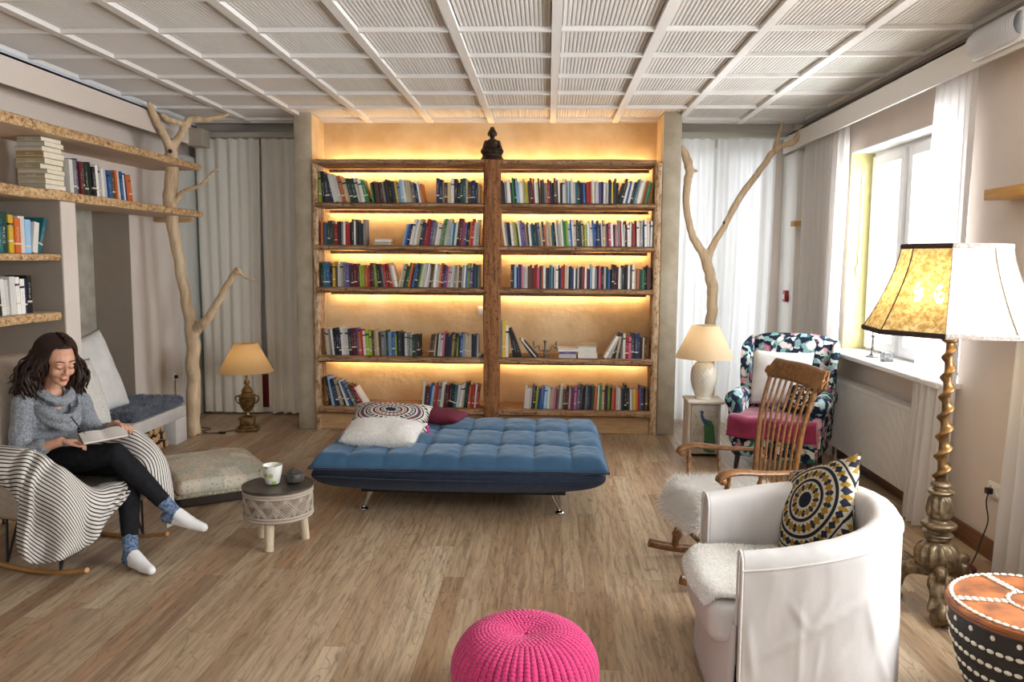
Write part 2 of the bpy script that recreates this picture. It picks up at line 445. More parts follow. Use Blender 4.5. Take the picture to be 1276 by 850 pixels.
# ------------------------------------------------------------------ curtains
SHEER_R = sheer('white voile', 'f2f1ef', .05, .5)
SHEER_L = sheer('ivory voile', 'f6f3ea', .04, .06)
SHEER_W = sheer('soft white curtain cloth', 'eceae8', .05, .5)
def curtain(name, label, p0, p1, z0, z1, folds, amp, m, flare=0, seed=0, gather=0.0, sway=(0, 0)):
    """hanging cloth between p0 and p1 (plan points) with vertical folds"""
    d = V((p1[0] - p0[0], p1[1] - p0[1], 0)); Lh = d.length; d.normalize(); nrm = V((-d.y, d.x, 0)); c = V((*p0, 0))
    ph = seed * 3.1
    def fn(u, v):
        z = z1 + (z0 - z1) * v
        s = u + .012 * n3(u * 9, v * 1.6, seed)
        s = .5 + (s - .5) * (1 - gather * smooth01(v * 1.2) + flare * v * v)
        k = (1 + .9 * v)
        a = amp * (.55 + .45 * v) * (math.sin(folds * 2 * PI * u + ph + 1.1 * n3(u * 5, v * 1.2, seed + 4)) + .45 * math.sin(folds * 4.7 * u + 2.2 * ph) + .5 * n3(u * 14, v * 2.5, seed + 2))
        if v < .05: a *= .6 + .25 * math.sin(u * folds * 40)
        p = c + d * (s * Lh) + nrm * a + V((sway[0], sway[1], 0)) * v * v
        return (p.x, p.y, z + .006 * math.sin(folds * 2 * PI * u))
    return tag(MB().grid(fn, int(folds * 14), 40).build(name, m, fix=False, angle=180), label, 'curtain')
curtain('curtain', 'ivory sheer curtain hanging in the corner behind the tree with shelves', (-3.78, 8.6), (-3.09, 8.62), .02, 2.98, 6, .028, SHEER_L, seed=1, gather=.07)
curtain('curtain', 'ivory sheer curtain hanging beside the grey pillar, behind the urn lamp', (-3.075, 8.63), (-2.5, 8.6), .02, 2.98, 5, .028, SHEER_L, seed=2, gather=.06)
curtain('curtain', 'bright white sheer curtain next to the right pillar, behind the white lamp', (1.28, 8.6), (1.73, 8.62), .02, 2.98, 4, .03, SHEER_R, seed=3)
curtain('curtain', 'bright white sheer curtain crossed by the long bare branch', (1.755, 8.62), (2.36, 8.6), .02, 2.98, 5.5, .03, SHEER_R, seed=4, sway=(-.05, 0))
curtain('curtain', 'white curtain at the far side of the window, behind the flowered armchair', (2.5, 8.1), (2.5, 6.95), .03, 2.86, 10, .028, SHEER_W, seed=5, gather=.12)
curtain('curtain', 'white curtain gathered between the window and the tall gilded lamp', (2.5, 5.45), (2.5, 4.93), .015, 2.86, 6, .034, SHEER_W, seed=6, sway=(-.06, .0))
curtain('curtain', 'white curtain pooling on the floor behind the shell drum', (2.5, 4.27), (2.5, 3.75), .012, 2.86, 7, .035, SHEER_W, seed=7, flare=.35, sway=(-.03, .0))
# ------------------------------------------------------------------ the lit bookcase
def bark_mat(name, c1, c2, c3, st=(1, 6, 6), sc=5):
    t = NT(name); vec = t.coord('Object', st)
    n1 = t.noise(vec, sc, 5, .6, .8); n2 = t.noise(t.coord('Object'), 34, 3, .6)
    c = t.ramp(n1, [(.3, c3), (.45, c2), (.6, c1), (.8, c1)])
    c = t.mix(t.ramp(n2, [(.55, '000000'), (.7, 'ffffff')]), c, c3)
    return t.done(t.bsdf(c, .75, 0, t.bump(n1, .5, .012), .3))
SHELFW = bark_mat('weathered beam wood', 'b08e6c', '936f50', '553a28', (.6, 5, 5), 7)
POSTW = bark_mat('split log', '9a6a42', '7d5232', '452b1a', (6, 6, .5), 6)
SIDEW = bark_mat('worm-eaten beam', 'cbb292', 'b08f6a', '7a5030', (3, 3, 1), 9)
EDGEW = bark_mat('live edge with bark flecks', 'd2b184', 'bb9567', '6d3f22', (14, 5, 9), 5)
PLAIN = mat('pale planed wood', 'c9a577', 'b58f62', 6, .55, stretch=(1, 1, 12))
BOARD = mat('smooth shelf board', 'cdb59a', 'bfa486', 4, .6, stretch=(9, .5, 9))
LED = glow('warm light strip', 'ffd79e', 36)

bc = thing('bookcase', 'wide bookcase of rough beams with warm light strips, set between two grey plaster pillars', 'bookcase', (-.62, 8.08, 0))
def wobbly_beam(x0, x1, y0, y1, z0, z1, seed, n=40, amp=.007, axis='x'):
    """rough sawn beam: rounded rectangle section that wanders along its length"""
    sec = []
    for a in range(16):
        t = 2 * PI * a / 16; c, s = math.cos(t), math.sin(t)
        k = 1 / max(abs(c), abs(s)); k = min(k, 1.28)
        sec.append((c * k, s * k))
    mb = MB()
    if axis == 'x':
        def fn(u, v):
            c, s = sec[int(round(u * 16)) % 16]; x = x0 + (x1 - x0) * v
            w = amp * n3(x * 2.3 + c, s * 1.3, seed); w2 = amp * n3(x * 5, c * 2 + 7, s + seed)
            return (x + .0 * w, (y0 + y1) / 2 + c * (y1 - y0) / 2 + w2, (z0 + z1) / 2 + s * ((z1 - z0) / 2 + w))
    else:
        def fn(u, v):
            c, s = sec[int(round(u * 16)) % 16]; z = z0 + (z1 - z0) * v
            w = amp * n3(z * 2.3 + c, s * 1.3, seed); w2 = amp * n3(z * 5, c * 2 + 7, s + seed)
            return ((x0 + x1) / 2 + c * ((x1 - x0) / 2 + w), (y0 + y1) / 2 + s * (y1 - y0) / 2 + w2, z)
    mb.grid(fn, 16, n, closed_u=True)
    mb.f.append(tuple(range(16))[::-1]); mb.m.append(0); b = n * 16; mb.f.append(tuple(b + i for i in range(16))); mb.m.append(0)
    return mb
def at(mb, root):
    o = root.location; mb.v = [(a - o.x, b - o.y, c - o.z) for a, b, c in mb.v]; return mb
SH = [(2.625, 2.677), (2.212, 2.259), (1.798, 1.848), (1.38, 1.437), (.685, .754), (.168, .242)]   # bottom, top of each shelf
for i, (a, b) in enumerate(SH):
    at(wobbly_beam(-2.262, 1.028, 7.83, 8.325, a, b, i * 3.3, 60), bc).build('shelf', SHELFW, bc)
at(wobbly_beam(-2.316, -2.256, 7.87, 8.1, 0.002, 2.655, 21, 50, .006, 'z'), bc).build('side_post', SIDEW, bc)
at(wobbly_beam(1.02, 1.093, 7.87, 8.1, 0.002, 2.645, 25, 50, .006, 'z'), bc).build('side_post', SIDEW, bc)
at(wobbly_beam(-.622, -.462, 7.815, 7.95, 0.002, 2.665, 33, 60, .016, 'z'), bc).build('centre_post', POSTW, bc)
at(MB().box(-2.256, 1.02, 7.9, 7.93, .004, .17), bc).build('base_board', PLAIN, bc, smooth=False)
for a, b in ((-2.24, -.6), (-.48, 1.01)):
    for z in (2.612, 2.2, 1.786, 1.368, .672):
        at(MB().box(a, b, 8.262, 8.268, z - .014, z + .006), bc).build('light_strip', LED, bc, smooth=False)
        at(MB().box(a, b, 8.25, 8.2615, z - .022, z + .012), bc).build('strip_cover', SHELFW, bc, smooth=False)
    at(MB().box(a, b, 8.26, 8.28, 2.679, 2.687), bc).build('light_strip', LED, bc, smooth=False)

# ------------------------------------------------------------------ books
PAL = dict(K=('black', '17181a'), N=('navy', '1d2c4f'), B=('blue', '2f5f9e'), C=('light blue', '8db4d2'), T=('teal', '1f5f68'), W=('white', 'e2ded6'), L=('pale grey', 'b9b8b3'),
           G=('grey', '77797a'), R=('red', 'a8262a'), M=('maroon', '591b22'), P=('pink', 'bb5c7c'), V=('purple', '5d4a86'), O=('orange', 'c4622c'), Y=('yellow', 'd0ab2e'),
           E=('green', '2f7a43'), D=('dark green', '1c3d33'), S=('beige', 'b7a482'), J=('brown', '54392a'), U=('lime green', '8fa336'), H=('charcoal', '34363a'))
PAGES = mat('book pages', 'e9dfc8', 'ded2b8', 60, .85)
def book_cover(name, col, seed):
    """cover cloth with a printed spine: title band, author band and fine lettering"""
    t = NT(name); tc = t.n('TexCoord'); sp = t.n('SeparateXYZ'); t.l(tc.outputs['Generated'], sp.inputs[0]); oi = t.n('ObjectInfo')
    z = sp.outputs[2]; x = sp.outputs[0]
    r = oi.outputs['Random']
    wn = t.n('TexWhiteNoise', noise_dimensions='1D'); t.l(t.math('MULTIPLY', r, 91.7), wn.inputs['W'])
    rr = wn.outputs[0]
    def band(c, w): return t.math('LESS_THAN', t.math('ABSOLUTE', t.math('SUBTRACT', z, c)), w)
    c = t.mix(t.math('MULTIPLY', band(t.math('ADD', .12, t.math('MULTIPLY', rr, .2)), .025), t.math('GREATER_THAN', rr, .35)), oi.outputs['Color'], 'd8cfb8')
    c = t.mix(t.math('MULTIPLY', band(t.math('SUBTRACT', .9, t.math('MULTIPLY', r, .15)), .03), t.math('GREATER_THAN', r, .5)), c, '22252c')
    cm = t.n('CombineXYZ'); t.l(t.math('MULTIPLY', x, 5.0), cm.inputs[0]); t.l(t.math('MULTIPLY', z, 52), cm.inputs[2]); t.l(t.math('MULTIPLY', r, 50), cm.inputs[1])
    tx = t.noise(cm.outputs[0], 1.0, 1)
    mid = t.math('LESS_THAN', t.math('ABSOLUTE', t.math('SUBTRACT', x, .5)), .16)
    zz = band(t.math('ADD', .5, t.math('MULTIPLY', t.math('SUBTRACT', rr, .5), .2)), .22)
    msk = t.math('MULTIPLY', t.math('MULTIPLY', mid, zz), t.math('GREATER_THAN', tx, .56))
    inv = t.n('Invert'); t.l(c, inv.inputs[1])
    c = t.mix(t.math('MULTIPLY', msk, .5), c, inv.outputs[0])
    return t.done(t.bsdf(c, .45, 0, None, .4))
COVER = book_cover('book cover', None, 0)
BOOKS = []      # dicts: everything about each book, placed in world space
ORD = 'first second third fourth fifth sixth seventh eighth ninth tenth eleventh twelfth thirteenth fourteenth fifteenth sixteenth seventeenth eighteenth nineteenth'.split()
TENS = {2: 'twent', 3: 'thirt', 4: 'fort', 5: 'fift', 6: 'sixt', 7: 'sevent'}
def ordinal(n):
    if n < 20: return ORD[n - 1]
    a, b = divmod(n, 10)
    return TENS[a] + ('ieth' if b == 0 else 'y-' + ORD[b - 1])
def book_row(codes, x0, x1, z, row, where, hmean=.205, lean=None, front=7.87, start=1, group=None, axis='x', prop=None, hs=None):
    """codes: one letter per book; fills x0..x1. lean(i/n)->degrees, + leans to the right"""
    n = len(codes)
    ws = [R.uniform(.7, 1.35) for _ in codes]
    hmean *= 1.12 if axis == 'x' else 1
    hh = [hmean * R.uniform(.86, 1.1) for _ in codes]
    if hs: hh = [hmean * hs(i / max(1, n - 1)) * R.uniform(.94, 1.06) for i in range(n)]
    an = [math.radians((lean(i / max(1, n - 1)) if lean else 0) + (R.uniform(-1.3, 1.3) if lean else 0)) for i in range(n)]
    # leaning neighbours lie parallel: footprint along the shelf = thickness / cos
    ext = abs(math.sin(an[-1] if an[-1] > 0 else an[0])) * .2
    tot = sum(w / math.cos(a) for w, a in zip(ws, an)); k = (x1 - x0 - ext) / tot
    x = x0 + (abs(math.sin(an[0])) * hh[0] if an[0] < 0 else 0)
    for i, c in enumerate(codes):
        t = ws[i] * k; fp = t / math.cos(an[i])
        BOOKS.append(dict(c=c, x=x, t=t * .96, h=hh[i], a=an[i], z=z, d=R.uniform(.13, .17), front=front + R.uniform(0, .025), row=row, i=start + i, where=where, axis=axis, group=group))
        x += fp
    return start + n

L1, R1_ = 'left of the log post', 'right of the log post'
def L_(i): return ['top', 'second', 'third', 'fourth', 'lowest'][i] + ' shelf'
ZS = [2.26, 1.849, 1.438, .755, .243]
def rows(i, side, segs, **kw):
    n = 1
    for s in segs:
        codes, x0, x1 = s[:3]; extra = dict(s[3]) if len(s) > 3 else {}
        n = book_row(codes, x0, x1, ZS[i], L_(i), side, start=n, group=f'books on the {L_(i)} {side}', **{**kw, **extra})
# world x of a pixel column on this wall is about (px-681)/127
rows(0, L1, [('UKHNWLOSDDWWE', -2.25, -1.74, dict(hmean=.25, hs=lambda u: 1.05 - .25 * u, lean=lambda u: -14 * min(1, u * 3))),
             ('EKJJHJGKJKDHYCCWLSSGNWSO', -1.74, -1.20, dict(hmean=.185, lean=lambda u: -8)),
             ('NNSJSWKKDTSJNNS', -1.09, -.66, dict(hmean=.195))])
rows(0, R1_, [('KNLWWHEDCCWWSUYHMRWLKKHGSRNKJHWKWWLCNWWLTHKNBMRRSWLLVNWWLKNYHHK', -.46, .66, dict(hmean=.2, lean=lambda u: -5 * (1 - u))),
              ('KKWBWHTLWWSOED', .67, 1.0, dict(hmean=.2, lean=lambda u: 13))])
rows(1, L1, [('OJBTDHJRMHKGWRRKHWHKHKG', -2.23, -1.79, dict(hmean=.205)),
             ('CBNWLWSNHRRRVGWWSEWLCTWKMPVKORWL', -1.43, -.66, dict(hmean=.215, lean=lambda u: 13 - 9 * u))])
rows(1, R1_, [('WLNKWSUEWVVSJWTTDNGSHOWWSTHWLLWEEUCBWWHDDSUWLWBBNNWSGRPWKPWGRWLMWWJRMWWLNWLWW', -.45, .98, dict(hmean=.21, lean=lambda u: -7 + 6 * u))])
rows(2, L1, [('DTBHYJLLGVHMMMUUORJJUKHGRMRSW', -2.24, -1.47, dict(hmean=.2, lean=lambda u: -1 - 14 * max(0, u - .6) * 2.2)),
             ('WSDEOJBNTUWLWLJSWLOMVPLWGSJLWBUVNTDG', -1.47, -.66, dict(hmean=.2, lean=lambda u: 12 * (1 - u) + 1))])
rows(2, R1_, [('JJCNVNPWLLJJMRRPHOWHNTCNLWHNRRSWKNBWHLJHRWMNCWGHPRKLTBKKMMWWHKKWGWSJOGDEKHM', -.36, 1.0, dict(hmean=.195))])
rows(3, L1, [('LSGWKKNWWLHMMVORWUUJSSJGGDCCBUKHKNLGLDHK', -2.22, -1.26, dict(hmean=.22, hs=lambda u: 1.1 - .2 * u, lean=lambda u: -5 * (1 - u))),
             ('JJSKLWPKKNNYKUKBLLSSKNHL', -1.17, -.67, dict(hmean=.2, lean=lambda u: 7 * (1 - u)))])
rows(3, R1_, [('CYW', -.46, -.375, dict(hmean=.33, hs=lambda u: 1.02 - .14 * u)),
              ('KKK', -.375, -.255, dict(hmean=.24, lean=lambda u: -8 - 12 * u)),
              ('HKWK', -.27, -.08, dict(hmean=.2, lean=lambda u: -34 - 8 * u)),
              ('WLLJKSHLWRPHNNKSJ', .56, .985, dict(hmean=.215, lean=lambda u: 30 * max(0, 1 - u * 2.2)))])
rows(4, L1, [('KCNNSHWBNGJMRW', -2.22, -1.80, dict(hmean=.26, hs=lambda u: 1.0 - .25 * u, lean=lambda u: -8 - 24 * u)),
             ('WDMBCORGLWJMKKTLWWDKORRWR', -1.24, -.655, dict(hmean=.215, lean=lambda u: 6))])
rows(4, R1_, [('WWWLHKUNBBCCWSLPJGWLJKRWMVPVGHKKGNKDJSOWEUSMKUDORLWLHKKKGWSYORVHKJ', -.22, 1.0, dict(hmean=.205, lean=lambda u: 6 * (1 - u) - 1))])

# ---- long live-edge shelves on the left wall
def live_shelf(name, label, x0, x1, y0, y1, z0, z1, seed, taper=0):
    SEC = [(-1, -1), (-.3, -1), (.9, -1), (.985, -.9), (1, -.4), (1, .2), (.985, .85), (.95, 1), (.3, 1), (-.4, 1), (-1, 1), (-1, 0)]
    def fn(u, v):
        y = y0 + (y1 - y0) * v; c, s = SEC[int(round(u * 12)) % 12]
        th = (z1 - z0) / 2 * (1 + taper * (1 - v)); zc = z1 - th
        w = .02 * n3(y * 1.7, seed, 0) + .008 * n3(y * 7, seed, s)
        xx = (x0 + x1) / 2 + c * (x1 - x0) / 2 + (w if c > .5 else 0)
        return (xx, y, zc + s * th + .005 * n3(y * 3, c, seed))
    mb = MB().grid(fn, 12, 70, closed_u=True)
    mb.f.append(tuple(range(12))[::-1]); mb.m.append(0); mb.f.append(tuple(70 * 12 + i for i in range(12))); mb.m.append(0)
    # front edge keeps its bark, flat faces are planed
    o = mb.build(name, [EDGEW, BOARD], smooth=True)
    for p in o.data.polygons: p.material_index = 0 if p.normal.x > .35 or abs(p.normal.y) > .8 else 1
    return tag(o, label, 'shelf')
live_shelf('live_edge_shelf', 'long live-edge board running to the tree, upper of the two wall shelves', -3.895, -3.40, 3.2, 7.86, 2.56, 2.618, 1, .5)
live_shelf('live_edge_shelf', 'long live-edge board under the row of books, lower of the two wall shelves', -3.895, -3.39, 3.2, 7.84, 2.108, 2.168, 5, .35)
live_shelf('short_shelf', 'short rough shelf with coloured books beside the white partition', -4.2, -3.40, 2.55, 5.53, 1.683, 1.73, 9)
live_shelf('short_shelf', 'short rough shelf with mostly white books just above the woman', -4.2, -3.41, 2.55, 5.5, 1.268, 1.328, 12)
struct(MB().rbox(-3.89, -3.52, 7.86, 7.92, 2.06, 2.105, .006).build('trim_18', PLAIN))

def srow(codes, y0, y1, z, row, hmean, hs=None, lean=None):
    book_row(codes, y0, y1, z, row, 'beside the partition', hmean=hmean, hs=hs, lean=lean, front=-3.5, axis='y', group='books on the ' + row)
srow('WGVMJDLKKWLWLLBTJOWBWNOO', 5.80, 6.70, 2.169, 'long left shelf', .235, lambda u: 1.08 - .15 * u, lambda u: -2 - 6 * u)
srow('HMPGWWKOLKDTDYOWCWT', 4.4, 5.5, 1.731, 'upper short shelf', .24, None, lambda u: 5 * max(0, u - .9) * 40)
srow('WRWJMKNLVNOWLGKWWWWWNK', 4.2, 5.32, 1.329, 'lower short shelf', .225, lambda u: .85 + .25 * u, lambda u: -9 * (1 - u))

def book_mesh(b):
    """cover wraps the pages; local x along the shelf, y into the shelf"""
    t, h, d = b['t'], b['h'], b['d']; mb = MB(); w = min(.003, t * .12)
    mb.box(0, t, 0, w * 1.2, 0, h, 0).box(0, w, w * 1.2, d, 0, h, 0).box(t - w, t, w * 1.2, d, 0, h, 0)
    mb.box(w, t - w, w * 1.2, d - .004, .003, h - .004, 1)
    return mb
def book_matrix(b):
    a = b['a']; piv = V((b['t'], 0, 0)) if a > 0 else V((0, 0, 0))
    M = Matrix.Rotation(a, 4, 'Y')
    T = Matrix.Translation(piv) @ M @ Matrix.Translation(-piv)
    if a > 0: T = Matrix.Translation((0, 0, 0)) @ T
    if b['axis'] == 'x': return Matrix.Translation((b['x'], b['front'], b['z'] + .001)) @ T
    return Matrix.Translation((b['front'], b['x'], b['z'] + .001)) @ Matrix.Rotation(PI / 2, 4, 'Z') @ T
cam_xy = V((0, 0))
for b in BOOKS:
    if b['axis'] == 'x': vis = b['t'] * b['h'] / b['front'] ** 2
    else:
        dd = math.hypot(3.5, b['x']); vis = b['t'] * b['h'] * (3.5 / dd) / dd ** 2
    # behind the centre post, the pillows or out of the frame at the left
    if b['axis'] == 'y' and b['x'] < 4.75: vis = 0
    b['vis'] = vis
order = sorted(BOOKS, key=lambda b: -b['vis'])
KEEP = 292
for k, b in enumerate(order): b['solo'] = k < KEEP
def book_color(c):
    r, g, bl, _ = hx(PAL[c][1]); f = R.uniform(.75, 1.2)
    return (min(1, r * f), min(1, g * f), min(1, bl * f), 1)
rest = MB()
for b in BOOKS:
    b['col'] = book_color(b['c'])
    if b['solo']:
        o = book_mesh(b).build('book', [COVER, PAGES], smooth=False, fix=False)
        o.matrix_world = book_matrix(b); o.color = b['col']
        nm = PAL[b['c']][0]
        if b['axis'] == 'x': lab = f"{nm} book, {ordinal(b['i'])} from the left on the {b['row']} {b['where']}"
        else: lab = f"{nm} book, {ordinal(b['i'])} along the {b['row']} {b['where']}"
        tag(o, lab, 'book', b['group'])
    else:
        m = book_mesh(b); M = book_matrix(b)
        base = len(rest.v); rest.add(m.v, m.f, 0, M); rest.m[-len(m.f):] = [(0 if q == 1 else 1 + 'KNBCTWLGRMPVOYEDSJUH'.index(b['c'])) for q in m.m]
if rest.v:
    mats = [PAGES] + [mat('cover ' + PAL[c][0], PAL[c][1], rough=.5) for c in 'KNBCTWLGRMPVOYEDSJUH']
    o = rest.build('books', mats, smooth=False, fix=False); o['kind'] = 'stuff'
    tag(o, 'thinner books filling the gaps between the other books along the shelves', 'books')

def flat_book(label, group, c, x, y, z, w, d, h, rz=0):
    mb = MB(); mb.box(-w / 2, w / 2, -d / 2, d / 2, 0, .002, 0).box(-w / 2, w / 2, -d / 2, d / 2, h - .002, h, 0).box(-w / 2, w / 2, -d / 2, -d / 2 + .002, .002, h - .002, 0)
    mb.box(-w / 2 + .002, w / 2 - .004, -d / 2 + .002, d / 2 - .004, .002, h - .002, 1)
    o = mb.build('book', [COVER, PAGES], smooth=False, loc=(x, y, z), rot=(0, 0, rz)); o.color = hx(PAL[c][1]) if len(c) == 1 else hx(c)
    return tag(o, label, 'book', group)
z = 2.17; hts = [.05, .046, .05, .04, .036, .038, .044, .036, .034, .03]
pal2 = ['a9a28c', 'a59b82', '9c9076', 'aca48c', '958868', '9f9170', '8f7848', 'aaa491', 'a5a292', '999078']
nth = ['lowest', 'second from the bottom', 'third from the bottom', 'fourth from the bottom', 'fifth from the bottom', 'sixth from the bottom', 'fifth from the top', 'third from the top', 'second from the top', 'topmost']
hts = [.046, .036, .036, .03, .034, .04, .044, .034, .034, .03]
for i in range(10):
    flat_book(f'old cream flat book, {nth[i]} of the stack on the long left shelf', 'old books stacked flat on the long left shelf', pal2[i], -3.6 + R.uniform(-.008, .008), 5.645 + R.uniform(-.008, .008), z, .195 + R.uniform(-.02, .012), .235 + R.uniform(-.015, .01), hts[i], PI / 2 * 0 + R.uniform(-.06, .06)); z += hts[i] + .0008
# flat stacks in the lit bookcase
z = 1.85
for k, (c, h) in enumerate((('S', .03), ('W', .028))):
    flat_book(['beige book lying flat, under a white one, on the second shelf left of the post', 'white book lying flat on a beige one on the second shelf'][k], 'flat books on the second shelf', c, -1.63 + .012 * k, 7.97, z, .16, .2, h, .05 * k); z += h + .0008
z = .756
for k, (c, w, h) in enumerate((('L', .17, .04), ('V', .16, .024), ('W', .2, .03))):
    flat_book(['pale grey box-like book at the bottom of the low flat stack right of the candelabra', 'thin purplish book in the middle of the low flat stack', 'white book on top of the low flat stack right of the candelabra'][k], 'low stack of flat books', c, .205, 7.97, z, w, .21, h, .04 * k); z += h + .0008
z = .756
for k, (c, w, h) in enumerate((('W', .19, .055), ('W', .175, .055), ('S', .19, .03))):
    flat_book(['white thick book at the bottom of the higher flat stack on the fourth shelf', 'white thick book in the middle of the higher flat stack', 'cream book on top of the higher flat stack on the fourth shelf'][k], 'higher stack of flat books', c, .405, 7.98, z, w, .2, h, -.05 * k); z += h + .0008

# ------------------------------------------------------------------ things on the bookcase
BRONZE = mat('dark bronze', '241b14', '3a2b1e', 14, .5, metal=.5)
t = thing('buddha_statue', 'small dark seated figure statue on top of the centre of the bookcase', 'statue', (-.553, 7.98, 2.679))
mb = MB()
mb.ball((0, 0, .02), (.1, .075, .025)); mb.ball((0, 0, .045), (.092, .066, .02))
cap(mb, (-.075, -.02, .075), (.03, -.05, .07), .028, .022); cap(mb, (.075, -.02, .075), (-.03, -.05, .075), .028, .022)
mb.ball((0, .005, .115), (.05, .042, .065)); mb.ball((0, .005, .158), (.056, .036, .03))
for s in (-1, 1):
    cap(mb, (s * .056, .004, .158), (s * .076, -.005, .1), .017, .014); cap(mb, (s * .076, -.005, .1), (s * .012, -.05, .088), .016, .012)
cap(mb, (0, 0, .18), (0, 0, .205), .022, .02); mb.ball((0, -.003, .234), (.036, .039, .044)); mb.ball((0, .002, .274), (.022, .022, .016))
for s in (-1, 1): mb.ball((s * .037, 0, .226), (.006, .009, .02))
mb.ball((0, -.042, .23), (.006, .007, .012))
melt(mb, 'figure', BRONZE, t, .0042, 3)
MB().lathe([(.098, 0), (.104, .006), (.1, .016), (.094, .02)], 24).build('plinth', BRONZE, t)
t.scale = (1.1, 1.0, 1.12)

SILV = mat('tarnished silver', '8d8a84', '5f5b55', 30, .35, metal=.9)
t = thing('candelabra', 'small three-armed silver candelabra on the fourth shelf right of the post', 'candelabra', (-.015, 7.97, .756))
MB().lathe([(.045, 0), (.043, .006), (.02, .018), (.012, .04), (.016, .055), (.008, .07), (.012, .1), (.008, .115), (.014, .15), (.02, .158), (.018, .165)], 16).build('stem', SILV, t)
for s in (-1, 1):
    MB().tube(spline([(0, 0, .075), (s * .04, 0, .055), (s * .06, 0, .08), (s * .062, 0, .105), (s * .075, 0, .11), (s * .098, 0, .09), (s * .112, 0, .1), (s * .112, 0, .125)], 5), .005, 8).lathe([(.008, .12), (.018, .126), (.016, .134), (.009, .136), (.009, .155)], 12, (s * .112, 0, 0)).build('arm', SILV, t)
PLASTIC = mat('white switch plastic', 'e5e0d6', rough=.4)
t = thing('light_switch', 'white light switch on the ochre wall left of the log post', 'switch', (-.685, 8.335, 1.19))
MB().rbox(-.035, .035, -.012, .004, -.045, .045, .004).build('plate', PLASTIC, t); MB().rbox(-.024, .024, -.018, -.008, -.03, .03, .003).build('rocker', PLASTIC, t)
t = thing('white_bowl', 'tiny white dish at the foot of the log post, fourth shelf', 'bowl', (-.615, 7.79, .757))
t.location = (-.665, 7.92, .757)
MB().lathe([(.02, 0), (.035, .012), (.042, .035), (.039, .036), (.032, .014), (.005, .006)], 20).build('dish', PLASTIC, t)
# ------------------------------------------------------------------ soft goods helpers
def pillow_fn(w, d, h, p=2.6, pinch=.06):
    """returns top/bottom surface function for a soft cushion"""
    def f(u, v, side):
        a, b = 2 * u - 1, 2 * v - 1
        e = (1 - abs(a) ** p) * (1 - abs(b) ** p)
        k = 1 - pinch * (1 - abs(b) ** 2) * abs(a) ** 3; k2 = 1 - pinch * (1 - abs(a) ** 2) * abs(b) ** 3
        return V((a * w / 2 * k, b * d / 2 * k2, side * h / 2 * max(e, 0) ** .55))
    return f
def pillow(w, d, h, n=22, p=2.6, pinch=.06, lump=.0, seed=0, uv=True):
    mb = MB(); f = pillow_fn(w, d, h, p, pinch)
    for s in (1, -1):
        def fn(u, v):
            q = f(u, v, s); k = lump * n3(q.x * 9, q.y * 9, seed + s) * (1 - max(abs(2 * u - 1), abs(2 * v - 1)) ** 6)
            q.z += k; return tuple(q)
        mb.grid(fn, n, n, uv=uv)
    return mb
def weld(o, d=1e-4):
    bm = bmesh.new(); bm.from_mesh(o.data); bmesh.ops.remove_doubles(bm, verts=bm.verts[:], dist=d)
    bmesh.ops.recalc_face_normals(bm, faces=bm.faces[:]); bm.to_mesh(o.data); bm.free()
    o.data.polygons.foreach_set('use_smooth', [True] * len(o.data.polygons)); return o

def fur(name, src, m, parent, count, length, width=.0022, seed=0, flow=(0, 0, -.35), spread=.5, curl=.3, keep=None):
    """strands of pile grown from the faces of a mesh object (same local space)"""
    rn = random.Random(seed); me = src.data; me.calc_loop_triangles()
    tri = [t for t in me.loop_triangles if keep is None or keep(t.center if hasattr(t, 'center') else sum((me.vertices[i].co for i in t.vertices), V()) / 3, t.normal)]
    acc = []; tot = 0
    for t in tri: tot += t.area; acc.append(tot)
    import bisect
    vs = []; fs = []; fl = V(flow)
    for _ in range(count):
        t = tri[min(bisect.bisect(acc, rn.random() * tot), len(tri) - 1)]
        a, b, c = (me.vertices[i].co for i in t.vertices); r1 = math.sqrt(rn.random()); r2 = rn.random()
        p = a * (1 - r1) + b * r1 * (1 - r2) + c * r1 * r2; n = t.normal
        d = (n + fl + V((rn.gauss(0, spread), rn.gauss(0, spread), rn.gauss(0, spread)))).normalized()
        side = d.cross(V((rn.gauss(0, 1), rn.gauss(0, 1), rn.gauss(0, 1)))).normalized() * width * .5
        L = length * rn.uniform(.6, 1.15); q = p + d * L * .5; d2 = (d + fl * .9 + V((rn.gauss(0, curl), rn.gauss(0, curl), rn.gauss(0, curl)))).normalized(); e = q + d2 * L * .5
        i = len(vs); p0 = p - n * .002
        vs += [p0 - side, p0 + side, q - side * .8, q + side * .8, e]
        fs += [(i, i + 1, i + 3, i + 2), (i + 2, i + 3, i + 4)]
    o = MB().add(vs, fs).build(name, m, parent, fix=False, angle=180); o['kind'] = 'stuff'; return o

# ------------------------------------------------------------------ blue daybed
BLUE = NT('blue velour'); _v = BLUE.coord('Object'); _n = BLUE.noise(_v, 7, 4, .6); _f = BLUE.noise(_v, 160, 2)
BLUE = BLUE.done(BLUE.bsdf(BLUE.mix(_n, '2b4a68', '41647f'), .8, 0, BLUE.bump(_f, .2, .003), .25, Sheen_Weight=.6, Sheen_Roughness=.4, Sheen_Tint=hx('a9bccb')))
NAVYF = mat('dark navy upholstery', '1d2c44', '17233a', 20, .85, bump=.15, bscale=150, Sheen_Weight=.2)
CHROME = mat('polished chrome', 'c9c9c7', rough=.12, metal=1)
BLACK = mat('black metal', '15151a', rough=.5)
BLACKP = mat('dark frame plastic', '1b1a19', rough=.7)  # near-black plastic of the tub armchair frame
db = thing('daybed', 'blue tufted daybed on chrome legs in front of the lit bookcase', 'daybed', (-.58, 5.75, 0))
X0, X1, Y0, Y1 = -.995, 1.0, -.58, .8        # local
NXC, NYC = 8, 3
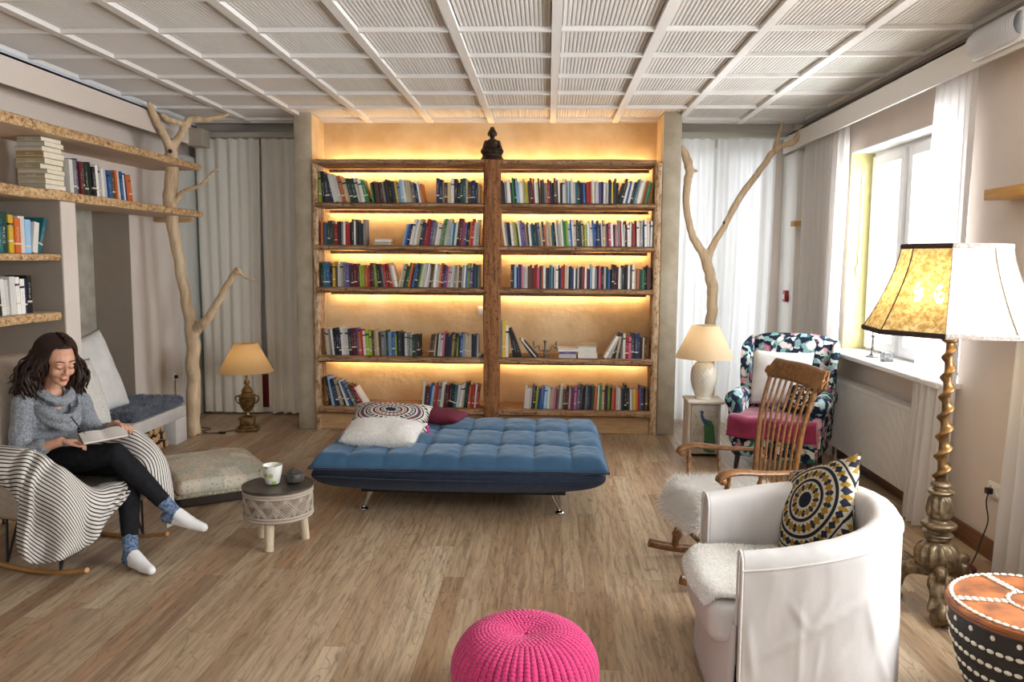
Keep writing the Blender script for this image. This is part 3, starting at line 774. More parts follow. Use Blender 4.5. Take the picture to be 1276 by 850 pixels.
def tuft(u, v):
    """height of the tufted top, 0..1"""
    cx, cy = u * NXC, v * NYC
    fx, fy = cx - math.floor(cx), cy - math.floor(cy)
    sx = abs(math.sin(PI * fx)) ** .45 if 0 else (1 - (2 * abs(fx - .5)) ** 3.0); sy = 1 - (2 * abs(fy - .5)) ** 3.4
    dx = min(fx, 1 - fx) / NXC * 2; dy = min(fy, 1 - fy) / NYC * 1.2
    btn = math.exp(-((dx / .03) ** 2 + (dy / .03) ** 2))
    return max(0, sx) ** .8 * .62 * (0.35 + .65 * max(0, sy)) + .38 * max(0, sy) ** .7 - .55 * btn
mb = MB()
def top(u, v):
    x = X0 + (X1 - X0) * u; y = Y0 + (Y1 - Y0) * v
    e = min(u * (X1 - X0), (1 - u) * (X1 - X0), v * 1.2, (1 - v) * 1.2)
    edge = 1 - (1 - min(1, e / .09)) ** 2.4
    h = tuft(u, v) if 0 < u < 1 and 0 < v < 1 else 0
    z = .325 + edge * .062 + (.03 * h + .006 * n3(x * 8, y * 8, 1) + .004 * n3(x * 22, y * 15, 5)) * min(1, e / .05)
    sg = -.028 * math.cos(PI * min(1, e / .12) * .5) * 0
    z += .018 * (abs(2 * u - 1) ** 4) * 0
    return (x, y, z + .02 * v * v)
mb.grid(top, 128, 72)
def under(u, v):
    x = X0 + (X1 - X0) * u; y = Y0 + (Y1 - Y0) * v
    e = min(u * 2, (1 - u) * 2, v * 1.2, (1 - v) * 1.2); return (x, y, .325 - .028 * (1 - (1 - min(1, e / .06)) ** 2) + .02 * v * v)
mb.grid(under, 128, 72)
mt = weld(mb.build('mattress', BLUE, db))
pp = MB()
loop = [(X0 + (X1 - X0) * t, Y0) for t in [i / 40 for i in range(41)]] + [(X1, Y0 + (Y1 - Y0) * i / 24) for i in range(1, 25)] + [(X1 - (X1 - X0) * i / 40, Y1) for i in range(1, 41)] + [(X0, Y1 - (Y1 - Y0) * i / 24) for i in range(1, 25)]
pp.tube([(a, b, .325 + .02 * ((b - Y0) / (Y1 - Y0)) ** 2 + .003 * n3(a * 7, b * 7, 2)) for a, b in loop], .007, 6).build('piping', NAVYF, mt)
# boat-shaped lower cushion
prof = spline([(-.97, .312), (-1.0, .285), (-.985, .245), (-.9, .205), (-.7, .178), (-.3, .168), (.3, .168), (.66, .178), (.88, .205), (.975, .245), (.995, .285), (.965, .312)], 5)
n = len(prof)
mb = MB()
def side(u, v):
    i = int(round(u * (n - 1))); a, b = prof[i]; y = -.55 + 1.32 * v
    k = 1 - .018 * (abs(2 * v - 1) ** 8); return (a * k, y, .24 + (b - .24) * (1 - .1 * abs(2 * v - 1) ** 10))
mb.grid(side, n - 1, 26)
k = 0
for yv in (-.55, .77):
    b = len(mb.v); pr = [side(i / (n - 1), 0 if yv < 0 else 1) for i in range(n)]
    mb.add(pr, [tuple(range(n))])
weld(mb.build('base_cushion', NAVYF, db), 1e-3)
MB().tube([(-.95, -.553, .262), (-.5, -.556, .25), (0, -.556, .247), (.5, -.556, .25), (.95, -.553, .262)], .004, 6).build('seam', NAVYF, db)
MB().rbox(-.67, .72, -.46, .66, .135, .175, .008).build('frame', BLACK, db)
for sx, sy in ((-.6, -.42), (.62, -.42), (-.6, .6), (.62, .6)):
    o = MB(); q = (sx * 1.1, sy * 1.0 + (-.0), 0)
    o.tube([(sx, sy, .15), (sx * 1.1, sy, .02)], [.016, .013], 12)
    l = o.build('leg', CHROME, db)
    MB().lathe([(.03, 0), (.032, .006), (.028, .014), (.014, .022), (.012, .03)], 16, (sx * 1.1, sy, 0)).build('foot', CHROME, l)

# pillows on the daybed
WOOLW = mat('white plush', 'e6e3dc', 'd6d2c8', 40, .95, bump=.6, bscale=120, Sheen_Weight=.5)
PILE = sheer('white pile', 'f4f2ee', 0, .45)
t = thing('fluffy_pillow', 'white fluffy oblong pillow at the left end of the blue daybed', 'pillow', (-1.16, 5.58, .452), math.radians(-3))
pl = weld(pillow(.54, .34, .16, 20, 3.2, .03, .012, 3).build('cover', WOOLW, t)); pl.rotation_euler = (math.radians(11), 0, 0); pl.location.z = .03
f = fur('pile', pl, PILE, pl, 9000, .018, .002, 5, (0, 0, -.1), .8, .6)

def mandala(name, base, rings, center=(.5, .5), scale=1.0):
    """concentric bands with triangles and diamonds, in uv space"""
    t = NT(name); tc = t.n('TexCoord'); mp = t.n('Mapping'); mp.inputs['Location'].default_value = (-center[0] * scale, -center[1] * scale, 0); mp.inputs['Scale'].default_value = (scale, scale, 1)
    t.l(tc.outputs['UV'], mp.inputs[0]); sp = t.n('SeparateXYZ'); t.l(mp.outputs[0], sp.inputs[0]); x, y = sp.outputs[0], sp.outputs[1]
    r = t.math('SQRT', t.math('ADD', t.math('MULTIPLY', x, x), t.math('MULTIPLY', y, y)))
    a = t.math('DIVIDE', t.math('ARCTAN2', y, x), 2 * PI)
    c = hx(base)
    for r0, r1, n, kind, col in rings:
        inb = t.math('MULTIPLY', t.math('GREATER_THAN', r, r0), t.math('LESS_THAN', r, r1))
        if kind == 'solid': m = inb
        else:
            fa = t.math('ABSOLUTE', t.math('SUBTRACT', t.math('FRACT', t.math('ADD', t.math('MULTIPLY', a, n), .5 if kind == 'dia2' else 0)), .5))      # 0..0.5
            fr = t.math('DIVIDE', t.math('SUBTRACT', r, r0), r1 - r0)
            if kind == 'tri': w = t.math('MULTIPLY', fr, .5)
            elif kind == 'dot': w = None
            else: w = t.math('MULTIPLY', t.math('SUBTRACT', .5, t.math('ABSOLUTE', t.math('SUBTRACT', fr, .5))), .8)
            if kind == 'dot':
                rr = t.math('ADD', t.math('POWER', t.math('MULTIPLY', fa, 2), 2), t.math('POWER', t.math('MULTIPLY', t.math('SUBTRACT', fr, .5), 2), 2)); m = t.math('MULTIPLY', inb, t.math('LESS_THAN', rr, .6))
            else: m = t.math('MULTIPLY', inb, t.math('LESS_THAN', fa, w))
        c = t.mix(m, c, col)
    nz = t.noise(t.coord(), 220, 2)
    return t.done(t.bsdf(c, .9, 0, t.bump(nz, .2, .002), .2))
MAND1 = mandala('mandala cotton', 'd9d3c4', [(0, .07, 1, 'solid', '1c2434'), (.075, .12, 14, 'dia', '33405e'), (.12, .145, 1, 'solid', '1c2434'), (.15, .2, 22, 'dia', 'b34a4a'), (.2, .225, 1, 'solid', '20283c'),
                                          (.24, .3, 26, 'dia2', '20283c'), (.3, .32, 1, 'solid', '20283c'), (.33, .4, 30, 'dia', '8d3246'), (.33, .4, 30, 'dia2', '2c3a58'), (.41, .43, 1, 'solid', '20283c'), (.44, .52, 34, 'tri', '20283c'), (.52, .9, 60, 'tri', '262a36')])
t = thing('mandala_cushion', 'round-patterned dark and cream cushion lying behind the white fluffy pillow on the daybed', 'cushion', (-1.2, 6.1, .482), math.radians(4))
o = weld(pillow(.62, .5, .15, 22, 2.4, .07, .006, 8).build('cover', MAND1, t)); o.rotation_euler = (math.radians(14), math.radians(2), 0); o.location.z = .005
PINKT = mat('pink tassel yarn', 'd23a86', rough=.9)
mb = MB(); mb.ball((.3, -.24, -.02), .016, 8, 6)
for k in range(12): mb.tube([(.3, -.24, -.02), (.31 + R.uniform(-.012, .012), -.25 + R.uniform(-.012, .012), -.068)], .003, 5)
mb.build('tassel', PINKT, t)
t = thing('crimson_cushion', 'dark crimson cushion peeking out behind the patterned cushion on the daybed', 'cushion', (-.9, 6.34, .46), math.radians(-12))
weld(pillow(.52, .34, .12, 18, 2.6, .06, .006, 9).build('cover', mat('crimson cotton', '6d1a34', '581429', 30, .9, bump=.2, bscale=200), t))

# ------------------------------------------------------------------ urn lamp on the floor by the left curtain
BRASS = mat('aged brass', '9a7d52', '64502f', 22, .38, metal=.85)
def shade_mat(name, c, transl, emit=0, c2=None, scale=200):
    return sheer(name, c, .0, transl, c2=c2, scale=scale)
LINEN = sheer('linen shade', 'd8bd92', 0, .6, c2='c9aa7c', scale=220)
CREAMS = sheer('cream shade', 'ead9bd', 0, .6, c2='e0cba8', scale=220)
BULB = glow('lamp bulb', 'ffdfb0', 12)
def shade(name, prof, m, parent, n=48, ring=None, thick=.002):
    mb = MB(); mb.lathe(prof, n, caps=False); o = mb.build(name, m, parent, fix=False, angle=180); return o
def bulb_light(parent, z, power, x=0, y=0, col=(1, .72, .42), rad=.03):
    l = bpy.data.lights.new('lamp_light', 'POINT'); l.energy = power; l.color = col; l.shadow_soft_size = rad
    o = link(bpy.data.objects.new('lamp_light', l), parent); o.location = (x, y, z); return o
lp = thing('urn_lamp', 'brass urn lamp with a tan cone shade standing on the floor by the ivory curtains', 'lamp', (-2.975, 7.79, 0), math.radians(12))
b = MB().rbox(-.105, .105, -.105, .105, 0, .035, .005).rbox(-.085, .085, -.085, .085, .035, .055, .005).rbox(-.068, .068, -.068, .068, .05, .125, .004).rbox(-.08, .08, -.08, .08, .12, .137, .004).build('base', BRASS, lp)
MB().lathe([(.05, .137), (.052, .146), (.028, .155), (.02, .175), (.022, .19), (.04, .2), (.062, .235), (.078, .28), (.082, .32), (.07, .335), (.085, .345), (.085, .356), (.06, .362), (.05, .38), (.056, .395), (.044, .42), (.026, .44), (.018, .46), (.03, .475), (.024, .495), (.012, .51), (.01, .6)], 28).build('urn', BRASS, lp)
for s in (-1, 1): MB().tube(spline([(s * .075, 0, .34), (s * .105, 0, .345), (s * .108, 0, .31), (s * .09, 0, .28), (s * .075, 0, .27)], 5), .008, 8).build('handle', BRASS, lp)
shade('lamp_shade', [(.264, .59), (.113, .872)], LINEN, lp)
MB().lathe([(.012, .6), (.014, .66), (.03, .7), (.036, .73), (.028, .76), (.008, .775)], 16).build('bulb', BULB, lp)
bulb_light(lp, .73, 9, col=(1, .8, .55))
for a in range(3): MB().tube([(0, 0, .87), (.112 * math.cos(a * 2.1), .112 * math.sin(a * 2.1), .87)], .002, 5).build('shade_ring', BRASS, lp)
cb = thing('lamp_cable', 'thin black cable with an in-line switch lying on the floor left of the urn lamp', 'cable', (-3.2, 7.6, .0))
MB().tube(spline([(.12, .17, .005), (.06, .1, .005), (-.02, .02, .005), (-.1, -.0, .005), (-.18, .06, .005), (-.16, .2, .005), (-.3, .28, .005), (-.62, .56, .006), (-.68, .58, .25), (-.685, .58, .47)], 6), .004, 6).build('wire', BLACK, cb)
MB().rbox(.005, .075, -.012, .012, .0, .022, .008).build('switch', BLACK, cb)
t = thing('wall_socket', 'white socket with a black plug on the wall behind the bare tree', 'socket', (XL + .001, 8.18, .47))
MB().rbox(0, .012, -.04, .04, -.04, .04, .003).build('plate', PLASTIC, t); MB().lathe([(.018, 0), (.018, .03), (.01, .034)], 12, M=Matrix.Translation((.01, 0, 0)) @ Matrix.Rotation(PI / 2, 4, 'Y')).build('plug', BLACK, t)
rb = thing('red_box', 'dark red box seen through the gap between the ivory curtains', 'box', (-3.08, 8.77, 0))
MB().rbox(-.14, .14, -.06, .06, .06, .42, .01).build('body', mat('dark red plastic', '6e1a24', rough=.5), rb); MB().rbox(-.15, .15, -.065, .065, 0, .06, .01).build('foot', WHITE, rb)

# ------------------------------------------------------------------ bare trees
BAREW = NT('barked-off branch wood'); _v = BAREW.coord('Object', (5, 5, .7)); _n = BAREW.noise(_v, 5, 4, .6, .6)
BAREW = BAREW.done(BAREW.bsdf(BAREW.ramp(_n, [(.3, 'b8987a'), (.5, 'cfb592'), (.7, 'dcc6a6')]), .6, 0, BAREW.bump(_n, .25, .006), .3))
KNOT = mat('dark knot', '4a3423', rough=.8)
def branch(mb, pts, k=7, n=14, seed=0):
    q = spline(pts, k)
    P = [(a + .35 * r * n3(i * .35, seed, 1), b + .35 * r * n3(i * .35, seed, 2), c) for i, (a, b, c, r) in enumerate(q)]
    mb.tube(P, [r * (1 + .1 * n3(i * .5, seed, 7)) for i, (_, _, _, r) in enumerate(q)], n); mb.ball(P[-1], q[-1][3] * .98, n, 6)
tr = thing('bare_tree', 'pale bare tree trunk in the left corner, carrying the live-edge shelves', 'tree', (-3.44, 7.55, 0))
mb = MB(); D = lambda L: [(x + 3.44, y - 7.55, z, r) for x, y, z, r in L]
branch(mb, D([(-3.43, 7.56, 0, .078), (-3.43, 7.56, .12, .07), (-3.41, 7.56, .6, .066), (-3.41, 7.56, .98, .062), (-3.455, 7.56, 1.3, .052), (-3.51, 7.56, 1.64, .05), (-3.565, 7.56, 2.05, .058), (-3.58, 7.56, 2.25, .066), (-3.56, 7.56, 2.45, .062), (-3.555, 7.56, 2.66, .058), (-3.55, 7.56, 2.76, .05)]), seed=1)
branch(mb, D([(-3.55, 7.56, 2.7, .05), (-3.55, 7.46, 2.8, .04), (-3.55, 7.34, 2.9, .034), (-3.545, 7.22, 3.0, .03), (-3.54, 7.14, 3.07, .022)]), seed=2)
branch(mb, D([(-3.545, 7.56, 2.74, .045), (-3.47, 7.56, 2.84, .038), (-3.41, 7.57, 2.95, .036), (-3.36, 7.58, 3.01, .036), (-3.25, 7.6, 3.005, .03), (-3.13, 7.62, 3.03, .026), (-3.03, 7.64, 3.06, .014)]), seed=3)
branch(mb, D([(-3.4, 7.57, 2.95, .03), (-3.45, 7.5, 2.965, .028), (-3.51, 7.43, 2.98, .03), (-3.53, 7.36, 3.01, .022)]), seed=4)
branch(mb, D([(-3.53, 7.55, 2.24, .03), (-3.47, 7.54, 2.3, .026), (-3.42, 7.52, 2.335, .022), (-3.3, 7.5, 2.37, .019), (-3.2, 7.47, 2.42, .016), (-3.12, 7.45, 2.5, .014), (-3.05, 7.43, 2.53, .013)]), seed=5)
branch(mb, D([(-3.42, 7.56, .92, .055), (-3.36, 7.54, 1.02, .05), (-3.24, 7.5, 1.12, .044), (-3.08, 7.46, 1.34, .036), (-2.96, 7.43, 1.52, .032), (-2.885, 7.41, 1.6, .032)]), seed=6)
branch(mb, D([(-2.9, 7.41, 1.58, .03), (-2.86, 7.4, 1.57, .018), (-2.8, 7.4, 1.525, .014), (-2.72, 7.39, 1.51, .012)]), seed=7)
melt(mb, 'trunk', BAREW, tr, .011, 3)
MB().ball((-.09, -.056, 2.7), (.02, .014, .02), 10, 6).build('knot', KNOT, tr); MB().lathe([(.033, 0), (.03, .008), (.012, .009)], 12, M=Matrix.Translation((.556, -.14, 1.6)) @ Matrix.Rotation(.7, 4, 'Y')).build('cut_end', KNOT, tr)

tr = thing('bare_branch', 'long forked bare branch standing behind the white ceramic lamp, reaching up to the right pelmet', 'branch', (1.64, 8.2, 0))
mb = MB(); D = lambda L: [(x - 1.64, y - 8.2, z, r) for x, y, z, r in L]
branch(mb, D([(1.67, 8.2, 0, .062), (1.66, 8.2, .5, .058), (1.655, 8.2, 1.0, .055), (1.665, 8.2, 1.3, .054), (1.66, 8.2, 1.48, .056), (1.61, 8.2, 1.66, .054), (1.58, 8.2, 1.76, .05)]), seed=11)
branch(mb, D([(1.59, 8.2, 1.74, .046), (1.5, 8.2, 1.88, .042), (1.42, 8.2, 2.05, .036), (1.375, 8.2, 2.3, .036), (1.385, 8.2, 2.5, .04), (1.4, 8.2, 2.6, .042), (1.375, 8.18, 2.7, .044), (1.335, 8.16, 2.79, .036), (1.315, 8.15, 2.83, .024)]), seed=12)
branch(mb, D([(1.39, 8.2, 2.6, .03), (1.44, 8.19, 2.61, .02), (1.47, 8.18, 2.605, .015)]), seed=13)
branch(mb, D([(1.6, 8.2, 1.74, .04), (1.68, 8.2, 1.92, .034), (1.77, 8.2, 2.08, .032), (1.85, 8.2, 2.25, .034), (1.95, 8.2, 2.42, .034), (2.08, 8.19, 2.6, .032), (2.2, 8.17, 2.78, .032), (2.3, 8.15, 2.85, .028), (2.38, 8.13, 2.88, .034), (2.435, 8.1, 2.96, .03), (2.46, 8.1, 3.03, .02)]), seed=14)
branch(mb, D([(2.21, 8.17, 2.8, .024), (2.24, 8.16, 2.9, .02), (2.28, 8.15, 3.06, .015)]), seed=15)
melt(mb, 'trunk', BAREW, tr, .01, 3)
MB().ball((.11, -.03, 2.1), (.014, .012, .016), 8, 6).build('knot', KNOT, tr)

# ------------------------------------------------------------------ white bench over the firewood
BENCHW = mat('white painted wood', 'd2cfca', 'c9c5bf', 6, .5)
bn = thing('bench', 'long white built-in bench with a firewood store under it, along the left wall', 'bench', (-3.38, 7.32, 0))
MB().rbox(-.82, 0, -4.3, 0, .232, .34, .006).build('bench_top', BENCHW, bn)
MB().rbox(-.3, 0, -.22, -.0, 0, .231, .005).build('leg', BENCHW, bn)
MB().rbox(-.5, 0, -4.3, -4.1, 0, .231, .005).build('leg', BENCHW, bn)
BARK = mat('bark', '5a4332', '3c2c20', 20, .95, bump=.6, bscale=40)
CUTW = NT('cut wood end'); _v = CUTW.coord('Object'); _n = CUTW.noise(_v, 16, 3); CUTW = CUTW.done(CUTW.bsdf(CUTW.ramp(_n, [(.3, 'b58a5c'), (.5, 'c9a578'), (.7, 'a5764a')]), .85))
def log(i, x, y, z, r, kind, rot, label, ln=.3):
    """split log lying across the store, cut end towards the room (+x)"""
    n = 12 if kind == 'round' else 9; poly = []
    for k in range(n):
        a = 2 * PI * k / n
        if kind == 'round': q = r * (1 + .08 * math.sin(3 * a + i))
        elif kind == 'half': q = r * (1.1 if math.sin(a) > -.1 else .35 / max(.35, abs(math.sin(a))))
        else:
            q = r * (1.15 if a < 2.1 else .55 + .3 * abs(math.cos(a * 1.5)))
        poly.append((q * math.cos(a + rot), q * math.sin(a + rot)))
    zm = min(p[1] for p in poly)
    mb = MB(); vs = [(-ln, a, b) for a, b in poly] + [(-.006, a, b) for a, b in poly] + [(0, a * .96, b * .96) for a, b in poly]
    fs = [tuple(range(n))[::-1]] + [(k, (k + 1) % n, n + (k + 1) % n, n + k) for k in range(n)] + [(n + k, n + (k + 1) % n, 2 * n + (k + 1) % n, 2 * n + k) for k in range(n)] + [tuple(range(2 * n, 3 * n))]
    mb.add(vs, fs); mb.m = [1] * n + [0] * 0 + [0] * (len(fs) - n); mb.m = [0] + [0] * n + [1] * n + [1]
    o = mb.build('firewood_log', [BARK, CUTW], smooth=False, loc=(x, y, z - zm)); return o
def pile(y0, y1, zmax, seed, where, grp, xf=-3.44):
    rn = random.Random(seed); z = .003; r_ = 0; cnt = 0
    names = ['lowest row', 'second row', 'third row', 'fourth row', 'top row']
    while True:
        rr = .036 if r_ % 2 == 0 else .034
        if z + 2 * rr > zmax: break
        y = y0 + rr + (0 if r_ % 2 == 0 else rr * .8); c = 0
        while y < y1 - rr * .6:
            kind = rn.choice(['round', 'half', 'wedge', 'wedge', 'half']); c += 1; cnt += 1
            o = log(cnt, xf + rn.uniform(-.03, .02), y, z, rr * rn.uniform(.86, .97), kind, rn.choice([0, .4, 1.2, 2.0, 3.1, 4.4]) , '')
            nm = {'round': 'round', 'half': 'half-round split', 'wedge': 'wedge-split'}[kind]
            tag(o, f'{nm} firewood log, {names[min(r_, 4)]} {where}, {ordinal(c)} towards the curtains', 'log', grp)
            y += rr * 2.02
        z += rr * 2.02; r_ += 1
pile(6.47, 7.09, .228, 4, 'under the far bench end', 'firewood under the far end of the bench')
pile(4.62, 5.08, .228, 9, 'behind the rocking armchair', 'firewood behind the rocking armchair')
# cushions on the bench
GREYF = mat('blue grey fur base', '5c636d', '4c525c', 30, .95)
GREYP = mat('blue grey fur', '8d939d', '6f7682', 12, .85)
t = thing('fur_cushion', 'flat blue-grey fur seat cushion on the far end of the white bench', 'cushion', (-3.63, 6.87, .341))
o = MB().rbox(-.25, .24, -.46, .43, 0, .085, .035, 5).build('pad', GREYF, t); modded(o, ('SUBSURF', dict(levels=2, render_levels=2)))
fur('fur', o, GREYP, t, 9000, .034, .0036, 12, (0, 0, -.25), .55, .5, keep=lambda c, n: n.z > -.3)
WCOT = mat('white cotton', 'dedcd8', 'd2d0cc', 9, .9, bump=.3, bscale=14, bdist=.02)
t = thing('white_pillow', 'large white square pillow leaning on the recess wall at the middle of the bench', 'pillow', (-3.9, 6.3, .36), math.radians(90))
o = weld(pillow(.7, .72, .22, 20, 2.6, .09, .012, 4).build('cover', WCOT, t)); o.rotation_euler = (math.radians(73), math.radians(-8), math.radians(-8)); o.location = (.11, -.12, .36)
t = thing('blue_pillow', 'dark blue pillow half hidden behind the large white pillow', 'pillow', (-4.02, 6.55, .36), math.radians(90))
o = weld(pillow(.56, .56, .16, 16, 2.6, .08).build('cover', mat('slate blue cotton', '414e63', '36425a', 30, .9), t)); o.rotation_euler = (math.radians(78), math.radians(-10), 0); o.location = (.12, .0, .29)
t = thing('furry_white_pillow', 'shaggy cream pillow between the woman and the large white pillow', 'pillow', (-3.62, 6.0, .36), math.radians(80))
o = weld(pillow(.5, .56, .18, 16, 2.8, .05, .01, 6).build('cover', WOOLW, t)); o.rotation_euler = (math.radians(70), 0, 0); o.location = (0, .0, .28)
fur('pile', o, PILE, o, 6000, .03, .0026, 15, (0, -.3, 0), .6, .5)
t = thing('white_cushion', 'small white cushion beside the woman at the left edge', 'cushion', (-3.42, 4.45, .39), math.radians(-17))
o = weld(pillow(.36, .38, .14, 14, 2.6, .07).build('cover', WCOT, t)); o.rotation_euler = (math.radians(80), 0, math.radians(90)); o.location = (0, 0, .2)

# ------------------------------------------------------------------ patchwork floor cushion
PW = NT('patchwork cloth'); _tc = PW.n('TexCoord'); _vo = PW.n('TexVoronoi', distance='CHEBYCHEV'); _vo.inputs['Scale'].default_value = 7; _vo.inputs['Randomness'].default_value = .55
PW.l(_tc.outputs['Object'], _vo.inputs['Vector']); _wn = PW.n('TexWhiteNoise', noise_dimensions='3D'); PW.l(_vo.outputs['Color'], _wn.inputs['Vector'])
_c = PW.ramp(_wn.outputs[0], [(0, 'd0cab8'), (.15, 'e0dacb'), (.3, 'c3c0b0'), (.45, 'd6ccb8'), (.6, 'e4decf'), (.72, 'c6c8b8'), (.82, 'd8ccba'), (.93, 'cdbfae'), (1, 'b4b1a4')], 'CONSTANT')
_fl = PW.n('TexVoronoi'); _fl.inputs['Scale'].default_value = 42; PW.l(_tc.outputs['Object'], _fl.inputs['Vector'])
_c = PW.mix(PW.math('MULTIPLY', PW.ramp(_fl.outputs['Distance'], [(.2, 'ffffff'), (.42, '000000')]), .5), _c, PW.ramp(PW.noise(PW.coord(), 15, 2), [(.3, 'a04a42'), (.42, '7d8a5a'), (.55, '8a7a66'), (.62, 'b58a4a'), (.75, '5d6c84')], 'CONSTANT'))
PW = PW.done(PW.bsdf(_c, .92, 0, PW.bump(PW.noise(PW.coord(), 60, 3), .4, .006), .2))
fc = thing('floor_cushion', 'large patchwork floor cushion lying behind the round stool-table', 'floor cushion', (-2.475, 5.79, 0), math.radians(-55.5))
o = MB().rbox(-.46, .46, -.34, .34, .075, .185, .05, 6).build('patchwork_top', PW, fc); modded(o, ('SUBSURF', dict(levels=2, render_levels=2)))
for v in o.data.vertices: v.co.z += .03 * (1 - (v.co.x / .46) ** 2) * (1 - (v.co.y / .34) ** 2) * (v.co.z > .12) + .01 * n3(v.co.x * 9, v.co.y * 9, 3)
o = MB().rbox(-.45, .45, -.33, .33, 0, .095, .03, 4).build('dark_underside', mat('dark brown canvas', '3b3029', rough=.95), fc)
mb = MB()
for k in range(60):
    for (a, b) in ((-.455 + .91 * k / 59, -.342), (.463, -.335 + .67 * k / 59)): mb.ball((a, b, .085), (.0085, .0085, .014), 6, 5)
mb.build('pompom_trim', mat('faded trim', 'c9c2ae', '8d8a72', 60, .9), fc)

# ------------------------------------------------------------------ carved round stool-table with cup and jar
CARV = NT('whitewashed carving'); _tc = CARV.n('TexCoord'); _geo = CARV.n('NewGeometry'); _r = CARV.ramp(_geo.outputs['Pointiness'], [(.44, '55473a'), (.53, 'c3b8a8')]); CARV = CARV.done(CARV.bsdf(CARV.mix(CARV.noise(CARV.coord(), 30, 3), '9c8f80', 'b0a495'), .85))
CDARK = mat('dark carved ground', '8b7c6b', '766857', 30, .9)
LIMEW = mat('limed wood', 'cbb9a0', 'b8a48a', 12, .7, stretch=(4, 4, .6))
PEWT = mat('dark pewter tray', '5d564e', '4a443e', 18, .4, metal=.55)
st = thing('stool_table', 'low round carved stool-table with three peg legs and a dark tray top', 'side table', (-1.605, 4.66, 0))
RT = .205
MB().lathe([(RT * .93, .17), (RT * .97, .18), (RT * .97, .335), (RT * .93, .345)], 48).build('drum', CDARK, st)
mb = MB(); r_ = RT * .98
for z in (.182, .2, .318, .334): mb.tube([(r_ * math.cos(2 * PI * k / 64), r_ * math.sin(2 * PI * k / 64), z) for k in range(65)], .007, 6, caps=False)
for k in range(150):
    a = 2 * PI * k / 150
    for z0, z1 in ((.186, .198), (.32, .334)): mb.tube([(r_ * math.cos(a), r_ * math.sin(a), z0), (r_ * math.cos(a), r_ * math.sin(a), z1)], .0035, 5)
for k in range(12):
    for s in (-1, 1):
        for off in (0, .05, -.05):
            P = []
            for q in range(9):
                a = 2 * PI * (k + q / 8) / 12; zz = .259 + s * (.054 - .108 * q / 8) + (off * .3 * (1 if s > 0 else -1)); zz = min(.316, max(.203, zz)); P.append((r_ * math.cos(a), r_ * math.sin(a), zz))
            mb.tube(P, .0045 if off == 0 else .0028, 5)
    a = 2 * PI * (k + .5) / 12
    for u in range(5):
        P = [(r_ * math.cos(a + .012 * j * (u - 2)), r_ * math.sin(a + .012 * j * (u - 2)), .205 + .011 * j) for j in range(5)]
        mb.tube(P, .003, 5)
        P = [(r_ * math.cos(a + PI / 12 + .012 * j * (u - 2)), r_ * math.sin(a + PI / 12 + .012 * j * (u - 2)), .314 - .011 * j) for j in range(5)]
        mb.tube(P, .003, 5)
mb.build('carving', CARV, st)
MB().lathe([(.01, .347), (RT * .98, .347), (RT * 1.02, .352), (RT * 1.02, .36), (RT * .99, .361), (RT * .97, .357), (.01, .357)], 64).build('tray_top', PEWT, st)
for a in (-1.62, .48, 2.58):
    x, y = .14 * math.cos(a), .14 * math.sin(a)
    MB().tube([(x, y, .18), (x * 1.12, y * 1.12, 0)], [.03, .026], 16).build('leg', LIMEW, st)
MUG = NT('dotted porcelain'); _vo = MUG.n('TexVoronoi'); _vo.inputs['Scale'].default_value = 26; MUG.l(MUG.coord(), _vo.inputs['Vector']); MUG = MUG.done(MUG.bsdf(MUG.mix(MUG.ramp(_vo.outputs['Distance'], [(.3, 'ffffff'), (.36, '000000')]), 'dfddd4', 'a3b45c'), .2))
t = thing('mug', 'white mug with green dots on the round stool-table', 'mug', (-1.64, 4.67, .3625), math.radians(160)); t.scale = (1.15, 1.15, 1.12)
MB().lathe([(.034, 0), (.038, .004), (.046, .05), (.052, .1), (.05, .101), (.047, .098), (.042, .05), (.034, .008), (.002, .007)], 32).build('cup', MUG, t)
MB().tube(spline([(.049, 0, .082), (.075, 0, .084), (.086, 0, .058), (.07, 0, .028), (.043, 0, .024)], 6), .0055, 8).build('handle', MUG, t)
t = thing('tealight_jar', 'small dark carved jar beside the dotted mug', 'jar', (-1.515, 4.695, .3625)); t.scale = (1.2, 1.2, 1.15)
JARM = mat('dark carved stone', '4e4842', '2f2b28', 40, .6, bump=.6, bscale=60)
MB().lathe([(.03, 0), (.045, .01), (.05, .03), (.044, .05), (.034, .054), (.03, .05), (.034, .03), (.02, .02), (.002, .02)], 24).build('body', JARM, t)
MB().lathe([(.03, .05), (.036, .056), (.024, .066), (.012, .07), (.009, .076), (.002, .078)], 20).build('lid', JARM, t)
# ------------------------------------------------------------------ rocking armchair with throw
CREAMF = mat('cream upholstery', 'bdb0a0', 'b0a393', 30, .9, bump=.15, bscale=200)
ASH = mat('pale bent ash', 'b98a58', 'a3743f', 9, .45, stretch=(1, 6, 6))
RA = (-2.70, 4.39, 0); RZ = math.radians(-15)
ra = thing('rocking_armchair', 'cream upholstered armchair on wooden rockers in which the woman sits', 'rocking chair', RA, RZ)
o = MB().rbox(-.42, .29, -.3, .3, .27, .405, .06, 5).build('seat', CREAMF, ra); modded(o, ('SUBSURF', dict(levels=1, render_levels=1)))
def backfn(side):
    def fn(u, v):
        n_ = (2 * u - 1) * .34; z = .36 + .78 * v
        d = -.29 - .2 * v + .1 * (n_ / .34) ** 2 * (1 - .2 * v) + side * .055 * (1 - max(abs(2 * u - 1), abs(2 * v - 1)) ** 4) ** .5
        k = 1 - .16 * smooth01((v - .72) / .28) * abs(2 * u - 1) ** 2; zz = z - .1 * max(0, v - .7) / .3 * abs(2 * u - 1) ** 4
        return (d, n_ * k, zz)
    return fn
mb = MB(); mb.grid(backfn(1), 24, 24); mb.grid(backfn(-1), 24, 24); weld(mb.build('backrest', CREAMF, ra), 1e-3)
